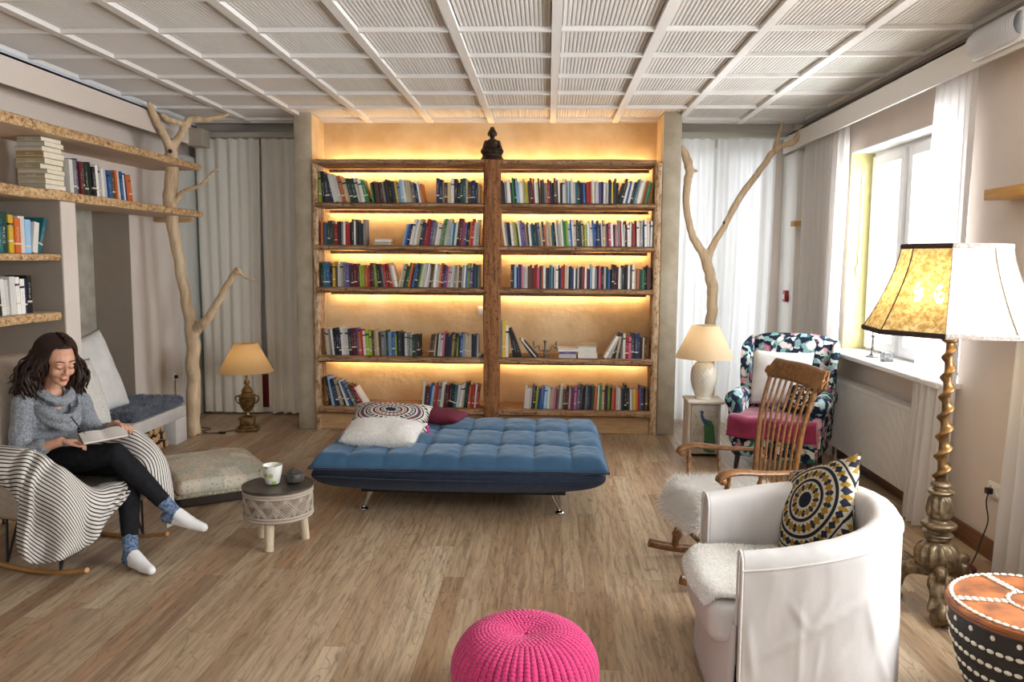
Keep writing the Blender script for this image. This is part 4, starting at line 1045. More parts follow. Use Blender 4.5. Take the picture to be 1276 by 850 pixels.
for s in (-1, 1):
    def armfn(side):
        def fn(u, v):
            d = -.43 + .66 * u; top = .64 - .1 * smooth01((u - .75) / .25); z = .25 + (top - .25) * v
            n_ = s * (.315 + .03 * v - .08 * (1 - v) ** 2) + side * .035 * (1 - max(abs(2 * u - 1), abs(2 * v - 1)) ** 6) ** .5
            return (d, n_, z)
        return fn
    mb = MB(); mb.grid(armfn(1), 18, 16); mb.grid(armfn(-1), 18, 16); weld(mb.build('armrest', CREAMF, ra), 1e-3)
for s in (-1, 1):
    P = [(-.62 + 1.0 * k / 24, s * .3, 0) for k in range(25)]
    P = [(d, n_, .013 + .11 * abs((d + .03) / .6) ** 2.0) for d, n_, _ in P]
    mb = MB(); mb.tube(P, .02, 12, flat=(.8, .66)); mb.build('rocker', ASH, ra)
    for d in (-.17, .2):
        mb = MB(); zb = .04
        for e in (-.045, .045): mb.tube([(d, s * .3, zb), (d + e, s * .25, .3)], .0065, 8)
        mb.tube([(d, s * .3, zb), (d, s * .2, .3)], .0065, 8)
        mb.build('leg', BLACK, ra)
STRIPE = NT('striped throw'); _tc = STRIPE.n('TexCoord'); _sp = STRIPE.n('SeparateXYZ'); STRIPE.l(_tc.outputs['UV'], _sp.inputs[0])
_f = STRIPE.math('FRACT', STRIPE.math('MULTIPLY', _sp.outputs[1], 1))
_s = STRIPE.math('LESS_THAN', _f, .34); STRIPE = STRIPE.done(STRIPE.bsdf(STRIPE.mix(_s, 'd3cdc4', '33302f'), .95, 0, STRIPE.bump(STRIPE.noise(STRIPE.coord(), 180, 2), .3, .003), .1))
def drape(name, st, parent, k=9, wr=.006, seed=0, pitch=.021, stripe_along_u=False):
    rows = [spline(p, 10) for p in st]; cols = [spline([r[j] for r in rows], k) for j in range(len(rows[0]))]
    nu = len(cols[0]); nv = len(cols); mb = MB(); vs = []
    for i in range(nu):
        s_ = 0; q = V(cols[0][i])
        for j in range(nv):
            p = V(cols[j][i]); s_ += (p - q).length; q = p
            f = j / nv; w = wr * (.4 + 1.5 * f)
            off = w * (1.2 * math.sin(i * .5 + 3 * n3(j * .1, i * .08, seed)) + 1.0 * n3(p.x * 14, p.y * 14, p.z * 6 + seed) + .5 * abs(n3(p.x * 25, p.y * 25, p.z * 14)))
            mb.v.append((p.x + off, p.y - off * .6, p.z + off * .3)); mb.uv[len(mb.v) - 1] = (i / nu, s_ / pitch)
    for i in range(nu - 1):
        for j in range(nv - 1): mb.f.append((i * nv + j, i * nv + j + 1, (i + 1) * nv + j + 1, (i + 1) * nv + j)); mb.m.append(0)
    o = mb.build(name, STRIPE, parent, fix=False, angle=180)
    return modded(o, ('SOLIDIFY', dict(thickness=.005, offset=1)))
th = thing('striped_throw', 'black and cream striped throw draped over both arms and the seat of the rocking armchair', 'throw', RA, RZ)
drape('near_fall', [[(-.42, -.2, .55), (-.42, -.3, .685), (-.42, -.4, .64), (-.42, -.42, .55), (-.42, -.415, .47)],
    [(-.2, -.2, .54), (-.2, -.3, .69), (-.2, -.40, .64), (-.2, -.42, .56), (-.2, -.415, .5)],
    [(-.02, -.2, .52), (-.02, -.3, .685), (-.02, -.40, .63), (-.02, -.42, .56), (-.02, -.415, .5)],
    [(.06, -.2, .49), (.06, -.3, .68), (.07, -.405, .61), (.07, -.425, .52), (.06, -.42, .44)],
    [(.1, -.2, .47), (.11, -.3, .67), (.13, -.41, .57), (.13, -.44, .4), (.1, -.455, .2)],
    [(.14, -.19, .45), (.16, -.3, .64), (.2, -.40, .53), (.2, -.43, .34), (.17, -.45, .13)],
    [(.18, -.17, .43), (.24, -.27, .58), (.31, -.35, .46), (.31, -.38, .3), (.29, -.39, .14)],
    [(.2, -.08, .43), (.3, -.15, .445), (.35, -.21, .37), (.355, -.24, .28), (.35, -.25, .18)],
    [(.2, -.0, .43), (.3, -.03, .435), (.345, -.06, .37), (.335, -.08, .32), (.325, -.085, .27)],
    [(.2, .06, .43), (.3, .06, .435), (.32, .06, .41), (.32, .065, .39), (.315, .07, .37)]], th, seed=2, wr=.011)
drape('far_fall', [[(-.34, .2, .47), (-.34, .26, .62), (-.34, .34, .695), (-.34, .42, .63), (-.34, .43, .48)],
    [(-.1, .2, .46), (-.1, .255, .62), (-.1, .33, .695), (-.1, .42, .63), (-.1, .43, .44)],
    [(.1, .19, .45), (.12, .25, .6), (.13, .32, .685), (.13, .41, .62), (.13, .42, .4)],
    [(.2, .16, .44), (.25, .23, .53), (.28, .31, .56), (.3, .39, .5), (.29, .41, .33)],
    [(.25, .12, .432), (.32, .19, .43), (.36, .28, .39), (.38, .35, .31), (.36, .4, .22)],
    [(.31, .1, .4), (.34, .17, .34), (.375, .26, .27), (.39, .33, .2), (.38, .38, .15)]], th, seed=5)
mb = MB()
for k in range(16):
    x = .37 + .02 * n3(k, 1, 1); mb.tube(spline([(.378, .3 + .006 * k, .19 - .004 * k), (.385 + .01 * n3(k, 2, 0), .3 + .006 * k, .15), (.375 + .02 * n3(k, 3, 0), .305 + .006 * k, .1)], 3), .003, 5)
mb.build('fringe', mat('cream fringe', 'cfc8bc', rough=.95), th)

# ------------------------------------------------------------------ the woman
SKIN = NT('skin'); SKIN = SKIN.done(SKIN.bsdf('c9967a', .5, 0, None, .4, Subsurface_Weight=.12, Subsurface_Radius=(.02, .008, .004), Subsurface_Scale=1.0))
LIPS = mat('lips', 'b06a5c', rough=.4)
KNITG = NT('grey knit'); _v = KNITG.coord('Object'); KNITG = KNITG.done(KNITG.bsdf(KNITG.mix(KNITG.ramp(KNITG.noise(_v, 90, 3), [(.4, '000000'), (.6, 'ffffff')]), '6f7378', '8f9296'), .95, 0, KNITG.bump(KNITG.noise(_v, 130, 3), .5, .004), .15, Sheen_Weight=.3))
LEG = mat('black leggings', '141417', '1a1a1e', 30, .85, spec=.2)
HAIRM = NT('dark brown hair'); HAIRM = HAIRM.done(HAIRM.bsdf('2b1b14', .42, 0, None, .35))
SOCKB = NT('blue knit sock'); _v = SOCKB.coord('Object'); SOCKB = SOCKB.done(SOCKB.bsdf(SOCKB.mix(SOCKB.ramp(SOCKB.noise(_v, 60, 2), [(.42, '000000'), (.56, 'ffffff')]), '3f536f', '6d7f98'), .95))
SOCKW = mat('white sock foot', 'e2e1df', rough=.95)
wo = thing('person', 'woman in a grey cowl-neck sweater and black leggings, sitting cross-legged and writing in a notebook', 'person', (-2.86, 4.5, 0))
PO = V(wo.location)
def W(p): return V(p) - PO
S_ = V((.447, .894, 0)); FW = V((.894, -.447, 0))
def ori(c, ang): return Matrix.Translation(W(c)) @ Matrix.Rotation(ang, 4, 'Z')
TH = math.atan2(S_.y, S_.x)
J = dict(RS=(-2.95, 4.365, .875), LS=(-2.795, 4.625, .86), RE=(-2.93, 4.27, .605), LE=(-2.745, 4.72, .6), RW=(-2.7, 4.29, .685), LW=(-2.535, 4.57, .728),
         RH=(-2.86, 4.43, .525), LH=(-2.80, 4.585, .505), RK=(-2.425, 4.355, .605), LK=(-2.42, 4.47, .50), RA=(-2.13, 4.40, .265), LA=(-2.285, 4.21, .085))
J = {k: W(v) for k, v in J.items()}
HM = Matrix.Translation(W((-2.775, 4.425, 1.115))) @ Matrix.Rotation(math.radians(-35) + PI / 2, 4, 'Z') @ Matrix.Rotation(math.radians(20), 4, 'X') @ Matrix.Scale(1.07, 4)
body = MB()
def hb(c, r, nu=16, nv=12): body.ball(c, r, nu, nv, M=HM)
hb((0, .018, .042), (.073, .09, .08)); hb((0, -.03, -.028), (.056, .056, .07)); hb((0, -.02, .03), (.066, .07, .06))
hb((0, -.066, -.094), (.024, .02, .018)); hb((0, -.04, -.08), (.042, .04, .03))
for s in (-1, 1):
    hb((s * .033, -.056, -.03), (.026, .024, .026)); hb((s * .03, -.078, .03), (.022, .01, .007)); hb((s * .076, .012, -.004), (.008, .018, .03)); hb((s * .03, -.0775, .008), (.0145, .011, .0095)); hb((s * .01, -.096, -.03), (.008, .009, .007))
hb((0, -.084, .014), (.008, .012, .03)); hb((0, -.1, -.016), (.0085, .011, .016)); hb((0, -.107, -.026), (.0095, .0095, .0085))
hb((0, -.0865, -.058), (.021, .01, .0065)); hb((0, -.085, -.068), (.018, .01, .007)); hb((0, -.075, -.045), (.022, .014, .014))
nk = HM @ V((0, .03, -.05)); chain(body, [nk, W((-2.865, 4.49, .96)), W((-2.885, 4.5, .86)), W((-2.9, 4.51, .7)), W((-2.84, 4.515, .52))], [.05, .05, .09, .1, .11])
chain(body, [J['RS'], J['RE'], J['RW']], [.042, .036, .026]); chain(body, [J['LS'], J['LE'], J['LW']], [.042, .036, .026])
chain(body, [W((-2.885, 4.5, .86)), J['RS']], [.06, .045]); chain(body, [W((-2.885, 4.5, .86)), J['LS']], [.06, .045])
def foot_pts(a, d, L=.25):
    d = V(d).normalized(); up = V((0, 0, 1)); up = (up - d * up.dot(d)).normalized(); return [a, a - d * .035 - up * .045, a + d * .07 - up * .03, a + d * .125 - up * .048, a + d * (L - .05) - up * .055], d, up
RF, rd, ru = foot_pts(J['RA'], (.97, -.12, -.16)); LF, ld, lu = foot_pts(J['LA'], (.84, -.54, 0))
for H_, K_, A_, F_ in ((J['RH'], J['RK'], J['RA'], RF), (J['LH'], J['LK'], J['LA'], LF)):
    chain(body, [H_, H_.lerp(K_, .55), K_, K_.lerp(A_, .35), A_], [.072, .06, .047, .046, .03]); chain(body, [A_, F_[1]], [.03, .024]); chain(body, [A_, F_[2], F_[3], F_[4]], [.03, .027, .024, .017]); chain(body, [F_[1], F_[3]], [.024, .024])
def hand(w, d, nrm, thumb_side, curls, spread=.08, thumb=(.5, .35)):
    """palm, four unequal bent fingers and a thumb leaving the side of the palm; nrm = back of the hand"""
    d = V(d).normalized(); nrm = V(nrm); nrm = (nrm - d * nrm.dot(d)).normalized(); sd = d.cross(nrm).normalized() * thumb_side   # towards the thumb
    for k, off in enumerate((-.027, -.009, .009, .026)):
        a = w + d * .01 + sd * off * .55; b = w + d * .078 + sd * -off; chain(body, [w + d * .012 + sd * -off * .5, b], [.0135, .0105])
    for k in range(4):
        off = (.027, .009, -.009, -.026)[k]; L = (.066, .074, .069, .054)[k]; c = curls[k] if isinstance(curls, (list, tuple)) else curls
        p = w + d * (.082 - .004 * abs(k - 1)) + sd * off; a = 0; dd = (d + sd * spread * (1.5 - k)).normalized(); pts = [p]
        for seg, fr in enumerate((.45, .31, .24)):
            a += c * (.8, 1.0, .7)[seg]; v = dd * math.cos(a) - nrm * math.sin(a); p = p + v * L * fr; pts.append(p)
        chain(body, pts, [.0095, .0088, .0078, .0066], 10)
    p0 = w + d * .022 + sd * .022; p1 = p0 + (d * .6 + sd * thumb[0] - nrm * .25).normalized() * .04; p2 = p1 + (d * .85 + sd * thumb[1] * .4 - nrm * .3).normalized() * .03; p3 = p2 + (d * .9 - sd * .15 - nrm * .35).normalized() * .024
    chain(body, [w + d * .01 + sd * .008, p0, p1, p2, p3], [.016, .0145, .0115, .0098, .0078], 10)
    return pts, p3
hand(J['RW'], (.88, .42, -.02), (-.1, .1, 1), 1, .62)
hand(J['LW'], (.87, -.48, .05), (.15, .35, .95), -1, .42)
bo = melt(body, 'body', SKIN, wo, .0047, 2, .5)
bo.data.materials.append(LIPS)
HI = HM.inverted()
for p in bo.data.polygons:
    c = HI @ p.center
    if abs(c.x) < .021 * (1 - .25 * abs(c.z + .063) / .012) and -.075 < c.z < -.0535 and c.y < -.082: p.material_index = 1
def onhead(mb): mb.v = [tuple(HM @ V(p)) for p in mb.v]; return mb
mb = MB()
for s in (-1, 1): mb.tube(spline([(s * .012, -.089, .036), (s * .028, -.089, .043), (s * .046, -.077, .037)], 5), .0028, 6)
onhead(mb).build('eyebrows', HAIRM, wo)
mb = MB()
for s in (-1, 1): mb.tube(spline([(s * .017, -.0885, .003), (s * .03, -.0905, -.001), (s * .043, -.0835, .004)], 5), .0017, 6)
onhead(mb).build('eyelashes', mat('lashes', '15100e', rough=.6), wo)
# hair: a fused cap and loose wavy locks
hm = MB()
hm.ball((0, .026, .046), (.081, .095, .086), 20, 14, M=HM); hm.ball((0, .06, .0), (.084, .075, .1), 18, 12, M=HM); hm.ball((0, .08, -.09), (.09, .055, .1), 18, 12, M=HM)
for s in (-1, 1): hm.ball((s * .074, .02, -.02), (.026, .05, .1), 12, 10, M=HM); hm.ball((s * .095, .035, -.13), (.035, .045, .09), 12, 10, M=HM)
hm.ball((0, -.01, .09), (.06, .06, .036), 16, 10, M=HM)
# open the face: push cap verts that fall on the face backwards
hair = melt(hm, 'hair', HAIRM, wo, .0075, 3)
for v in hair.data.vertices:
    c = HI @ v.co
    if c.y < -.035 and c.z < .1 and abs(c.x) < .064: v.co = HM @ V((c.x, max(c.y, -.03), c.z))
rn = random.Random(3); lk = MB()
def lock(s, a0, b0, y0, L, r, out):
    e = math.sqrt(max(.2, 1 - ((y0 - .026) / .118) ** 2)); pts = []; N = 13; ph = rn.uniform(0, 6)
    for k in range(N + 1):
        if k <= 4:
            a = (.06 + a0 * 6) + (PI / 2 - .06 - a0 * 6) * k / 4
            pts.append(V((s * (.088 + r * .5) * e * math.sin(a), y0 + .02 * k / 4, .046 + (.092 + r * .4) * e * math.cos(a))))
        else:
            f = (k - 4) / (N - 4)
            pts.append(V((s * ((.088 + r * .5) * e + (b0 - .085) * smooth01(f * 1.5) + out * f + .016 * f ** .6 * math.sin(ph + f * 11)), y0 + .02 + .02 * f + .016 * f ** .6 * math.cos(ph + f * 10), .046 - (L - .1) * f)))
    wp = [HM @ p for p in pts]
    # locks hang straight down below the jaw
    for k in range(len(wp)):
        f = k / N
        if f > .35: wp[k].z -= .03 * (f - .35)
    q = spline([(*p, r * (.55 + .6 * math.sin(PI * min(1, .15 + .8 * i / N))) * (1 if i < N else .25)) for i, p in enumerate(wp)], 4)
    lk.tube([p[:3] for p in q], [p[3] for p in q], 6)
for i in range(300):
    s = -1 if i % 2 else 1
    a0 = rn.uniform(0, .06); y0 = rn.uniform(-.05, .115)
    lock(s, a0, rn.uniform(.08, .14), y0, rn.uniform(.24, .38), rn.uniform(.0045, .0085), rn.uniform(.0, .05))
for i in range(80):
    lock(rn.choice((-1, 1)), rn.uniform(0, .05), rn.uniform(.03, .1), rn.uniform(.06, .11), rn.uniform(.26, .36), rn.uniform(.007, .011), rn.uniform(0, .03))
lk.build('locks', HAIRM, hair)
# sweater
sw = MB()
for c, r in (((-2.855, 4.51, .52), (.165, .125, .09)), ((-2.87, 4.51, .6), (.15, .12, .1)), ((-2.89, 4.505, .7), (.15, .115, .11)), ((-2.905, 4.5, .8), (.165, .118, .1)), ((-2.895, 4.5, .87), (.15, .09, .07))):
    sw.ball((0, 0, 0), r, 20, 14, M=ori(c, TH))
for s in (-1, 1): sw.ball((s * .072, -.085, 0), (.055, .045, .055), 14, 10, M=ori((-2.9, 4.5, .775), TH))
chain(sw, [W((-2.885, 4.5, .87)), J['RS'], J['RS'].lerp(J['RE'], .5), J['RE'], J['RE'].lerp(J['RW'], .55)], [.07, .066, .062, .06, .046])
chain(sw, [W((-2.885, 4.5, .87)), J['LS'], J['LS'].lerp(J['LE'], .5), J['LE'], J['LE'].lerp(J['LW'], .62)], [.07, .066, .062, .058, .046])
sw_o = melt(sw, 'sweater', KNITG, wo, .0085, 5)
for v in sw_o.data.vertices:
    q = v.co; k = .007 * n3(q.x * 9, q.y * 9, q.z * 26) + .004 * n3(q.x * 26, q.y * 26, q.z * 30); v.co += v.normal * k
cw = MB()
C0 = V((-2.85, 4.478, .965))
for i, (rr, dz, th_, fwd) in enumerate(((.07, .015, .024, .004), (.084, -.012, .029, .014), (.098, -.042, .031, .028), (.106, -.078, .029, .04), (.11, -.11, .022, .045))):
    P = []
    for k in range(33):
        a = 2 * PI * k / 32; f = max(0, -math.sin(a))           # front droops
        l = S_ * (rr * math.cos(a)) + FW * (-rr * .85 * math.sin(a) + fwd * f); P.append(W(C0 + l + V((0, 0, dz - .05 * f * (1 + .35 * i) + .006 * n3(k * .6, i, 2)))))
    cw.tube(P, th_, 10, caps=False)
melt(cw, 'cowl_collar', KNITG, sw_o, .006, 4)
lg = MB()
lg.ball((0, 0, 0), (.168, .12, .085), 18, 12, M=ori((-2.84, 4.51, .5), TH))
for H_, K_, A_ in ((J['RH'], J['RK'], J['RA']), (J['LH'], J['LK'], J['LA'])):
    u = (A_ - K_).normalized(); chain(lg, [H_, H_.lerp(K_, .5), K_, K_.lerp(A_, .3), K_.lerp(A_, .8)], [.088, .077, .062, .063, .046], 14)
lg_o = melt(lg, 'leggings', LEG, wo, .008, 4)
for v in lg_o.data.vertices: v.co += v.normal * .003 * n3(v.co.x * 30, v.co.y * 30, v.co.z * 34)
for F_, A_, K_ in ((RF, J['RA'], J['RK']), (LF, J['LA'], J['LK'])):
    sk = MB(); u = (K_ - A_).normalized()
    chain(sk, [A_ + u * .1, A_], [.043, .04]); chain(sk, [A_, F_[1]], [.04, .034]); chain(sk, [A_, F_[2], F_[3], F_[4]], [.04, .04, .036, .025]); chain(sk, [F_[1], F_[3]], [.033, .034])
    o = melt(sk, 'sock', [SOCKB, SOCKW], wo, .006, 4); dd = (F_[4] - F_[1]).normalized()
    for p in o.data.polygons: p.material_index = 1 if (p.center - A_).dot(dd) > .035 + .25 * (p.center - A_).z else 0
    zmin = min(v.co.z for v in o.data.vertices)
    if zmin < .03:
        for v in o.data.vertices: v.co.z = max(v.co.z, .003) if zmin < .003 else v.co.z - (zmin - .003)
# notebook and pen
nb = thing('notebook', 'open white notebook lying on the lap of the woman', 'notebook', (-2.508, 4.385, .702), math.radians(38))
PAPER = mat('white paper', 'e9e6df', rough=.8); LEATH = mat('tan cover', '8d6b52', rough=.6)
cv = MB(); pg = MB()
for s in (-1, 1):
    cv.box(min(0, s * .12), max(0, s * .12), -.088, .088, -.004, 0)
    def fn(u, v, s=s):
        x = s * .115 * u; return (x, -.083 + .166 * v, .0005 + .013 * math.sin(PI * min(1, u * 1.25) * .5 + .0) * (1 - .55 * u) + .004)
    pg.grid(fn, 12, 6); pg.box(min(0, s * .113), max(0, s * .113), -.083, .083, .0002, .006)
cv.build('cover', LEATH, nb, smooth=False).rotation_euler = (0, 0, 0); pg.build('pages', PAPER, nb)
nb.rotation_euler = (math.radians(8), math.radians(-5), math.radians(38))
pn = thing('pen', 'slim black pen held in the right hand of the woman', 'pen', (-2.612, 4.338, .712))
MB().tube([(.022, .012, .004), (0, 0, .035), (-.03, -.02, .095), (-.038, -.025, .112)], [.001, .0045, .0045, .004], 10).build('barrel', BLACK, pn)
# ------------------------------------------------------------------ bedside cabinet with peacock, white lamp
CREAMP = mat('chalky cream paint', 'ddd6c8', 'd2cabb', 10, .65)
ns = thing('bedside_cabinet', 'narrow cream cabinet with a green peacock on its door, under the white ceramic lamp', 'cabinet', (1.39, 7.14, 0))
MB().rbox(-.15, .17, -.16, .15, .475, .5, .004).build('top', CREAMP, ns)
MB().box(-.14, -.12, -.13, .14, 0, .475).box(.12, .14, -.13, .14, 0, .475).box(-.12, .12, .12, .14, 0, .475).box(-.12, .12, -.12, .12, .03, .05).build('body', CREAMP, ns, smooth=False)
TILE = mat('crackled cream panel', 'b9b1a2', 'a39b8c', 18, .7)
dr = MB().rbox(-.118, .118, -.142, -.125, .03, .47, .003).build('door', TILE, ns)
mb = MB()
for z in (.14, .25, .36): mb.box(-.118, .118, -.1435, -.142, z - .001, z + .001)
mb.build('panel_line', mat('panel groove', '8d8576', rough=.9), dr, smooth=False)
PG = mat('peacock green', '2f5a35', '416f42', 70, .7); PB = mat('peacock blue', '1f3558', '2b4a6b', 50, .6)
tail = [(.005, .31), (.03, .33), (.06, .32), (.08, .28), (.09, .2), (.1, .1), (.09, .045), (.04, .04), (-.005, .06), (.0, .15), (.0, .22), (-.008, .27)]
MB().prism(tail, -.1465, -.142, 'y').build('peacock_tail', PG, dr, smooth=False)
neck = [(-.01, .3), (-.03, .34), (-.038, .375), (-.034, .4), (-.05, .402), (-.035, .412), (-.02, .415), (-.012, .4), (-.016, .375), (.0, .345), (.03, .325), (.03, .3), (.005, .285)]
MB().prism(neck, -.148, -.142, 'y').build('peacock_neck', PB, dr, smooth=False)
mb = MB()
for pts in ([(-.1, .2), (-.06, .3), (-.075, .36), (-.1, .4)], [(-.06, .3), (-.03, .27), (.0, .26)], [(-.09, .08), (-.05, .16), (-.06, .22)], [(.03, .43), (.07, .4), (.1, .41)]):
    mb.tube([(a, -.1425, b) for a, b in spline(pts, 5)], .0018, 5)
mb.build('painted_twigs', mat('twig paint', '6b7a78', rough=.8), dr)
CERA = mat('cream glazed ceramic', 'dcd6c6', rough=.22)
cl = thing('ceramic_lamp', 'lamp with a quilted white ceramic body and cream shade on the peacock cabinet', 'lamp', (1.395, 7.13, .5005))
prof = spline([(.07, 0), (.076, .008), (.07, .02), (.082, .06), (.104, .13), (.113, .2), (.106, .26), (.08, .31), (.06, .325), (.062, .335), (.05, .345), (.02, .35)], 6)
mb = MB(); n = 64
def quilt(u, v):
    i = v * (len(prof) - 1); k = min(int(i), len(prof) - 2); f = i - k; r = prof[k][0] * (1 - f) + prof[k + 1][0] * f; z = prof[k][1] * (1 - f) + prof[k + 1][1] * f
    a = 2 * PI * u; m = smooth01((z - .03) / .04) * (1 - smooth01((z - .27) / .04))
    q = abs(math.sin(9 * a + z * 70)) * abs(math.sin(9 * a - z * 70)); r += .007 * m * (q ** .5 - .5)
    return (r * math.cos(a), r * math.sin(a), z)
mb.grid(quilt, 144, 70, closed_u=True); mb.build('body', CERA, cl, angle=180)
MB().lathe([(.012, .345), (.012, .4), (.02, .405), (.02, .43), (.008, .435)], 16).build('neck', BRASS, cl)
shade('lamp_shade', [(.256, .365), (.118, .652)], CREAMS, cl)
MB().lathe([(.012, .43), (.03, .47), (.034, .5), (.026, .53), (.006, .545)], 16).build('bulb', BULB, cl); bulb_light(cl, .5, 4, col=(1, .84, .62))
for a in range(3): MB().tube([(0, 0, .648), (.117 * math.cos(a * 2.1), .117 * math.sin(a * 2.1), .648)], .002, 5).build('shade_ring', BRASS, cl)

# ------------------------------------------------------------------ flowered wing chair
FL = NT('flowered linen'); _tc = FL.coord('Object'); _nz = FL.n('TexNoise'); _nz.inputs['Scale'].default_value = 9; _nz.inputs['Detail'].default_value = 3; FL.l(_tc, _nz.inputs['Vector'])
_vm = FL.n('VectorMath', operation='SCALE'); FL.l(_nz.outputs[1], _vm.inputs[0]); _vm.inputs['Scale'].default_value = .12; _va = FL.n('VectorMath', operation='ADD'); FL.l(_tc, _va.inputs[0]); FL.l(_vm.outputs[0], _va.inputs[1])
_v1 = FL.n('TexVoronoi'); _v1.inputs['Scale'].default_value = 10; FL.l(_va.outputs[0], _v1.inputs['Vector']); _w = FL.n('TexWhiteNoise', noise_dimensions='3D'); FL.l(_v1.outputs['Color'], _w.inputs['Vector'])
_v2 = FL.n('TexVoronoi'); _v2.inputs['Scale'].default_value = 24; FL.l(_va.outputs[0], _v2.inputs['Vector']); _w2 = FL.n('TexWhiteNoise', noise_dimensions='3D'); FL.l(_v2.outputs['Color'], _w2.inputs['Vector'])
_fc = FL.ramp(_w.outputs[0], [(0, 'd98aa0'), (.2, 'e7d9d2'), (.38, '8fb4b6'), (.55, 'c25a78'), (.68, 'dfe4e0'), (.8, '5f8f96'), (.92, 'b83a50')], 'CONSTANT')
_pet = FL.math('SINE', FL.math('MULTIPLY', _v1.outputs['Distance'], 90)); _fc = FL.mix(FL.math('MULTIPLY', FL.math('GREATER_THAN', _pet, .3), .45), _fc, 'f0e6e0')
_bgc = FL.ramp(_w2.outputs[0], [(0, '182032'), (.3, '1e2a3e'), (.42, '35625f'), (.55, '1b2840'), (.7, '86aead'), (.84, 'd6dad4')], 'CONSTANT')
FL = FL.done(FL.bsdf(FL.mix(FL.ramp(_v1.outputs['Distance'], [(.3, 'ffffff'), (.42, '000000')]), _bgc, _fc), .85, 0, None, .2))
wc = thing('wing_chair', 'flowered wing chair with a dark rose pattern in the right corner beside the radiator', 'armchair', (1.99, 6.76, 0), math.radians(-28))
def rb_(name, a, r, n=4, m=FL, lv=1):
    o = MB().rbox(*a, r, n).build(name, m, wc)
    if lv: modded(o, ('SUBSURF', dict(levels=lv, render_levels=lv)))
    return o
rb_('seat_base', (-.33, .33, -.36, .3, .12, .33, ), .03); rb_('seat_cushion', (-.265, .265, -.39, .2, .325, .455), .05)
def wback(side):
    def fn(u, v):
        a = 2 * u - 1; z = .3 + .8 * v; x = a * (.31 + .03 * v); y = .2 + .13 * v + side * .07 * (1 - max(abs(a), abs(2 * v - 1)) ** 6) ** .5 - .0 * a * a
        return (x, y, z - .05 * abs(a) ** 4 * smooth01((v - .8) / .2))
    return fn
mb = MB(); mb.grid(wback(1), 22, 22); mb.grid(wback(-1), 22, 22); weld(mb.build('backrest', FL, wc), 1e-3)
for s in (-1, 1):
    def wing(side):
        def fn(u, v):
            z = .52 + .55 * v; dep = .24 * (.35 + .65 * math.sin(PI * min(1, .18 + v * .72)) ** .8); y = .28 - dep * u + .06 * v; x = s * (.32 + .03 * v + .03 * u) + side * .038 * (1 - max(abs(2 * u - 1), abs(2 * v - 1)) ** 5) ** .5
            return (x, y, z - .06 * u * u * smooth01((v - .7) / .3))
        return fn
    mb = MB(); mb.grid(wing(1), 14, 18); mb.grid(wing(-1), 14, 18); weld(mb.build('wing', FL, wc), 1e-3)
    mb = MB(); cap(mb, (s * .335, -.3, .575), (s * .335, .2, .585), .075, .07, 18)
    for y in (-.3, -.1, .1, .2): cap(mb, (s * .315, y, .25), (s * .325, y, .55), .05, .055, 14)
    for y in (-.25, -.18, -.05, .03, .15): cap(mb, (s * .315, y, .25), (s * .325, y, .55), .05, .055, 14)
    melt(mb, 'armrest', FL, wc, .012, 6)
for sx, sy in ((-.28, -.31), (.28, -.31), (-.26, .24), (.26, .24)): MB().tube([(sx, sy, .14), (sx * 1.05, sy * 1.05, 0)], [.024, .016], 12).build('leg', mat('dark turned wood', '2e1d14', rough=.4) if sx < 0 and sy < 0 else bpy.data.materials['dark turned wood'], wc)
CRIM = mat('crimson wool blanket', '8e1c48', '781638', 12, .95, bump=.35, bscale=170, Sheen_Weight=.5)
t = thing('crimson_blanket', 'crimson blanket folded over the seat of the flowered wing chair', 'blanket', (1.99, 6.76, 0), math.radians(-28))
def blan(u, v):
    s = v * .66; x = -.3 + .6 * u
    if s < .46: y, z = .08 - s, .466
    else:
        q = s - .46; a = min(q / .05, PI / 2); y, z = -.38 - .05 * math.sin(a), .466 - .05 * (1 - math.cos(a)) - max(0, q - .0785)
    z += .012 * abs(n3(x * 6, s * 5, 1)) + .006 * math.sin(x * 19 + s * 3); y -= .012 * n3(x * 7, s * 9, 4) + .006 * math.sin(x * 23)
    return (x * (1 + .18 * v), y - .01, z)
o = MB().grid(blan, 40, 44).build('blanket', CRIM, t, fix=False, angle=180); modded(o, ('SOLIDIFY', dict(thickness=.022, offset=1)))
t = thing('white_back_cushion', 'white cushion standing against the back of the flowered wing chair', 'cushion', (1.99, 6.76, .47), math.radians(-28))
o = weld(pillow(.5, .48, .15, 18, 2.8, .06, .008, 2).build('cover', WCOT, t)); o.rotation_euler = (math.radians(72), 0, math.radians(3)); o.location = (-.04, .07, .26)
t = thing('small_dark_cushion', 'small black and white patterned cushion at the right side of the wing chair seat', 'cushion', (1.99, 6.76, .47), math.radians(-28))
o = weld(pillow(.25, .26, .1, 14, 2.6, .07).build('cover', mandala('black white cotton', '23211f', [(.0, .1, 6, 'dia', 'd8d2c8'), (.16, .26, 9, 'tri', 'd8d2c8'), (.3, .4, 14, 'dia', 'b08a4a')]), t)); o.rotation_euler = (math.radians(60), 0, math.radians(-14)); o.location = (.17, -.08, .12)

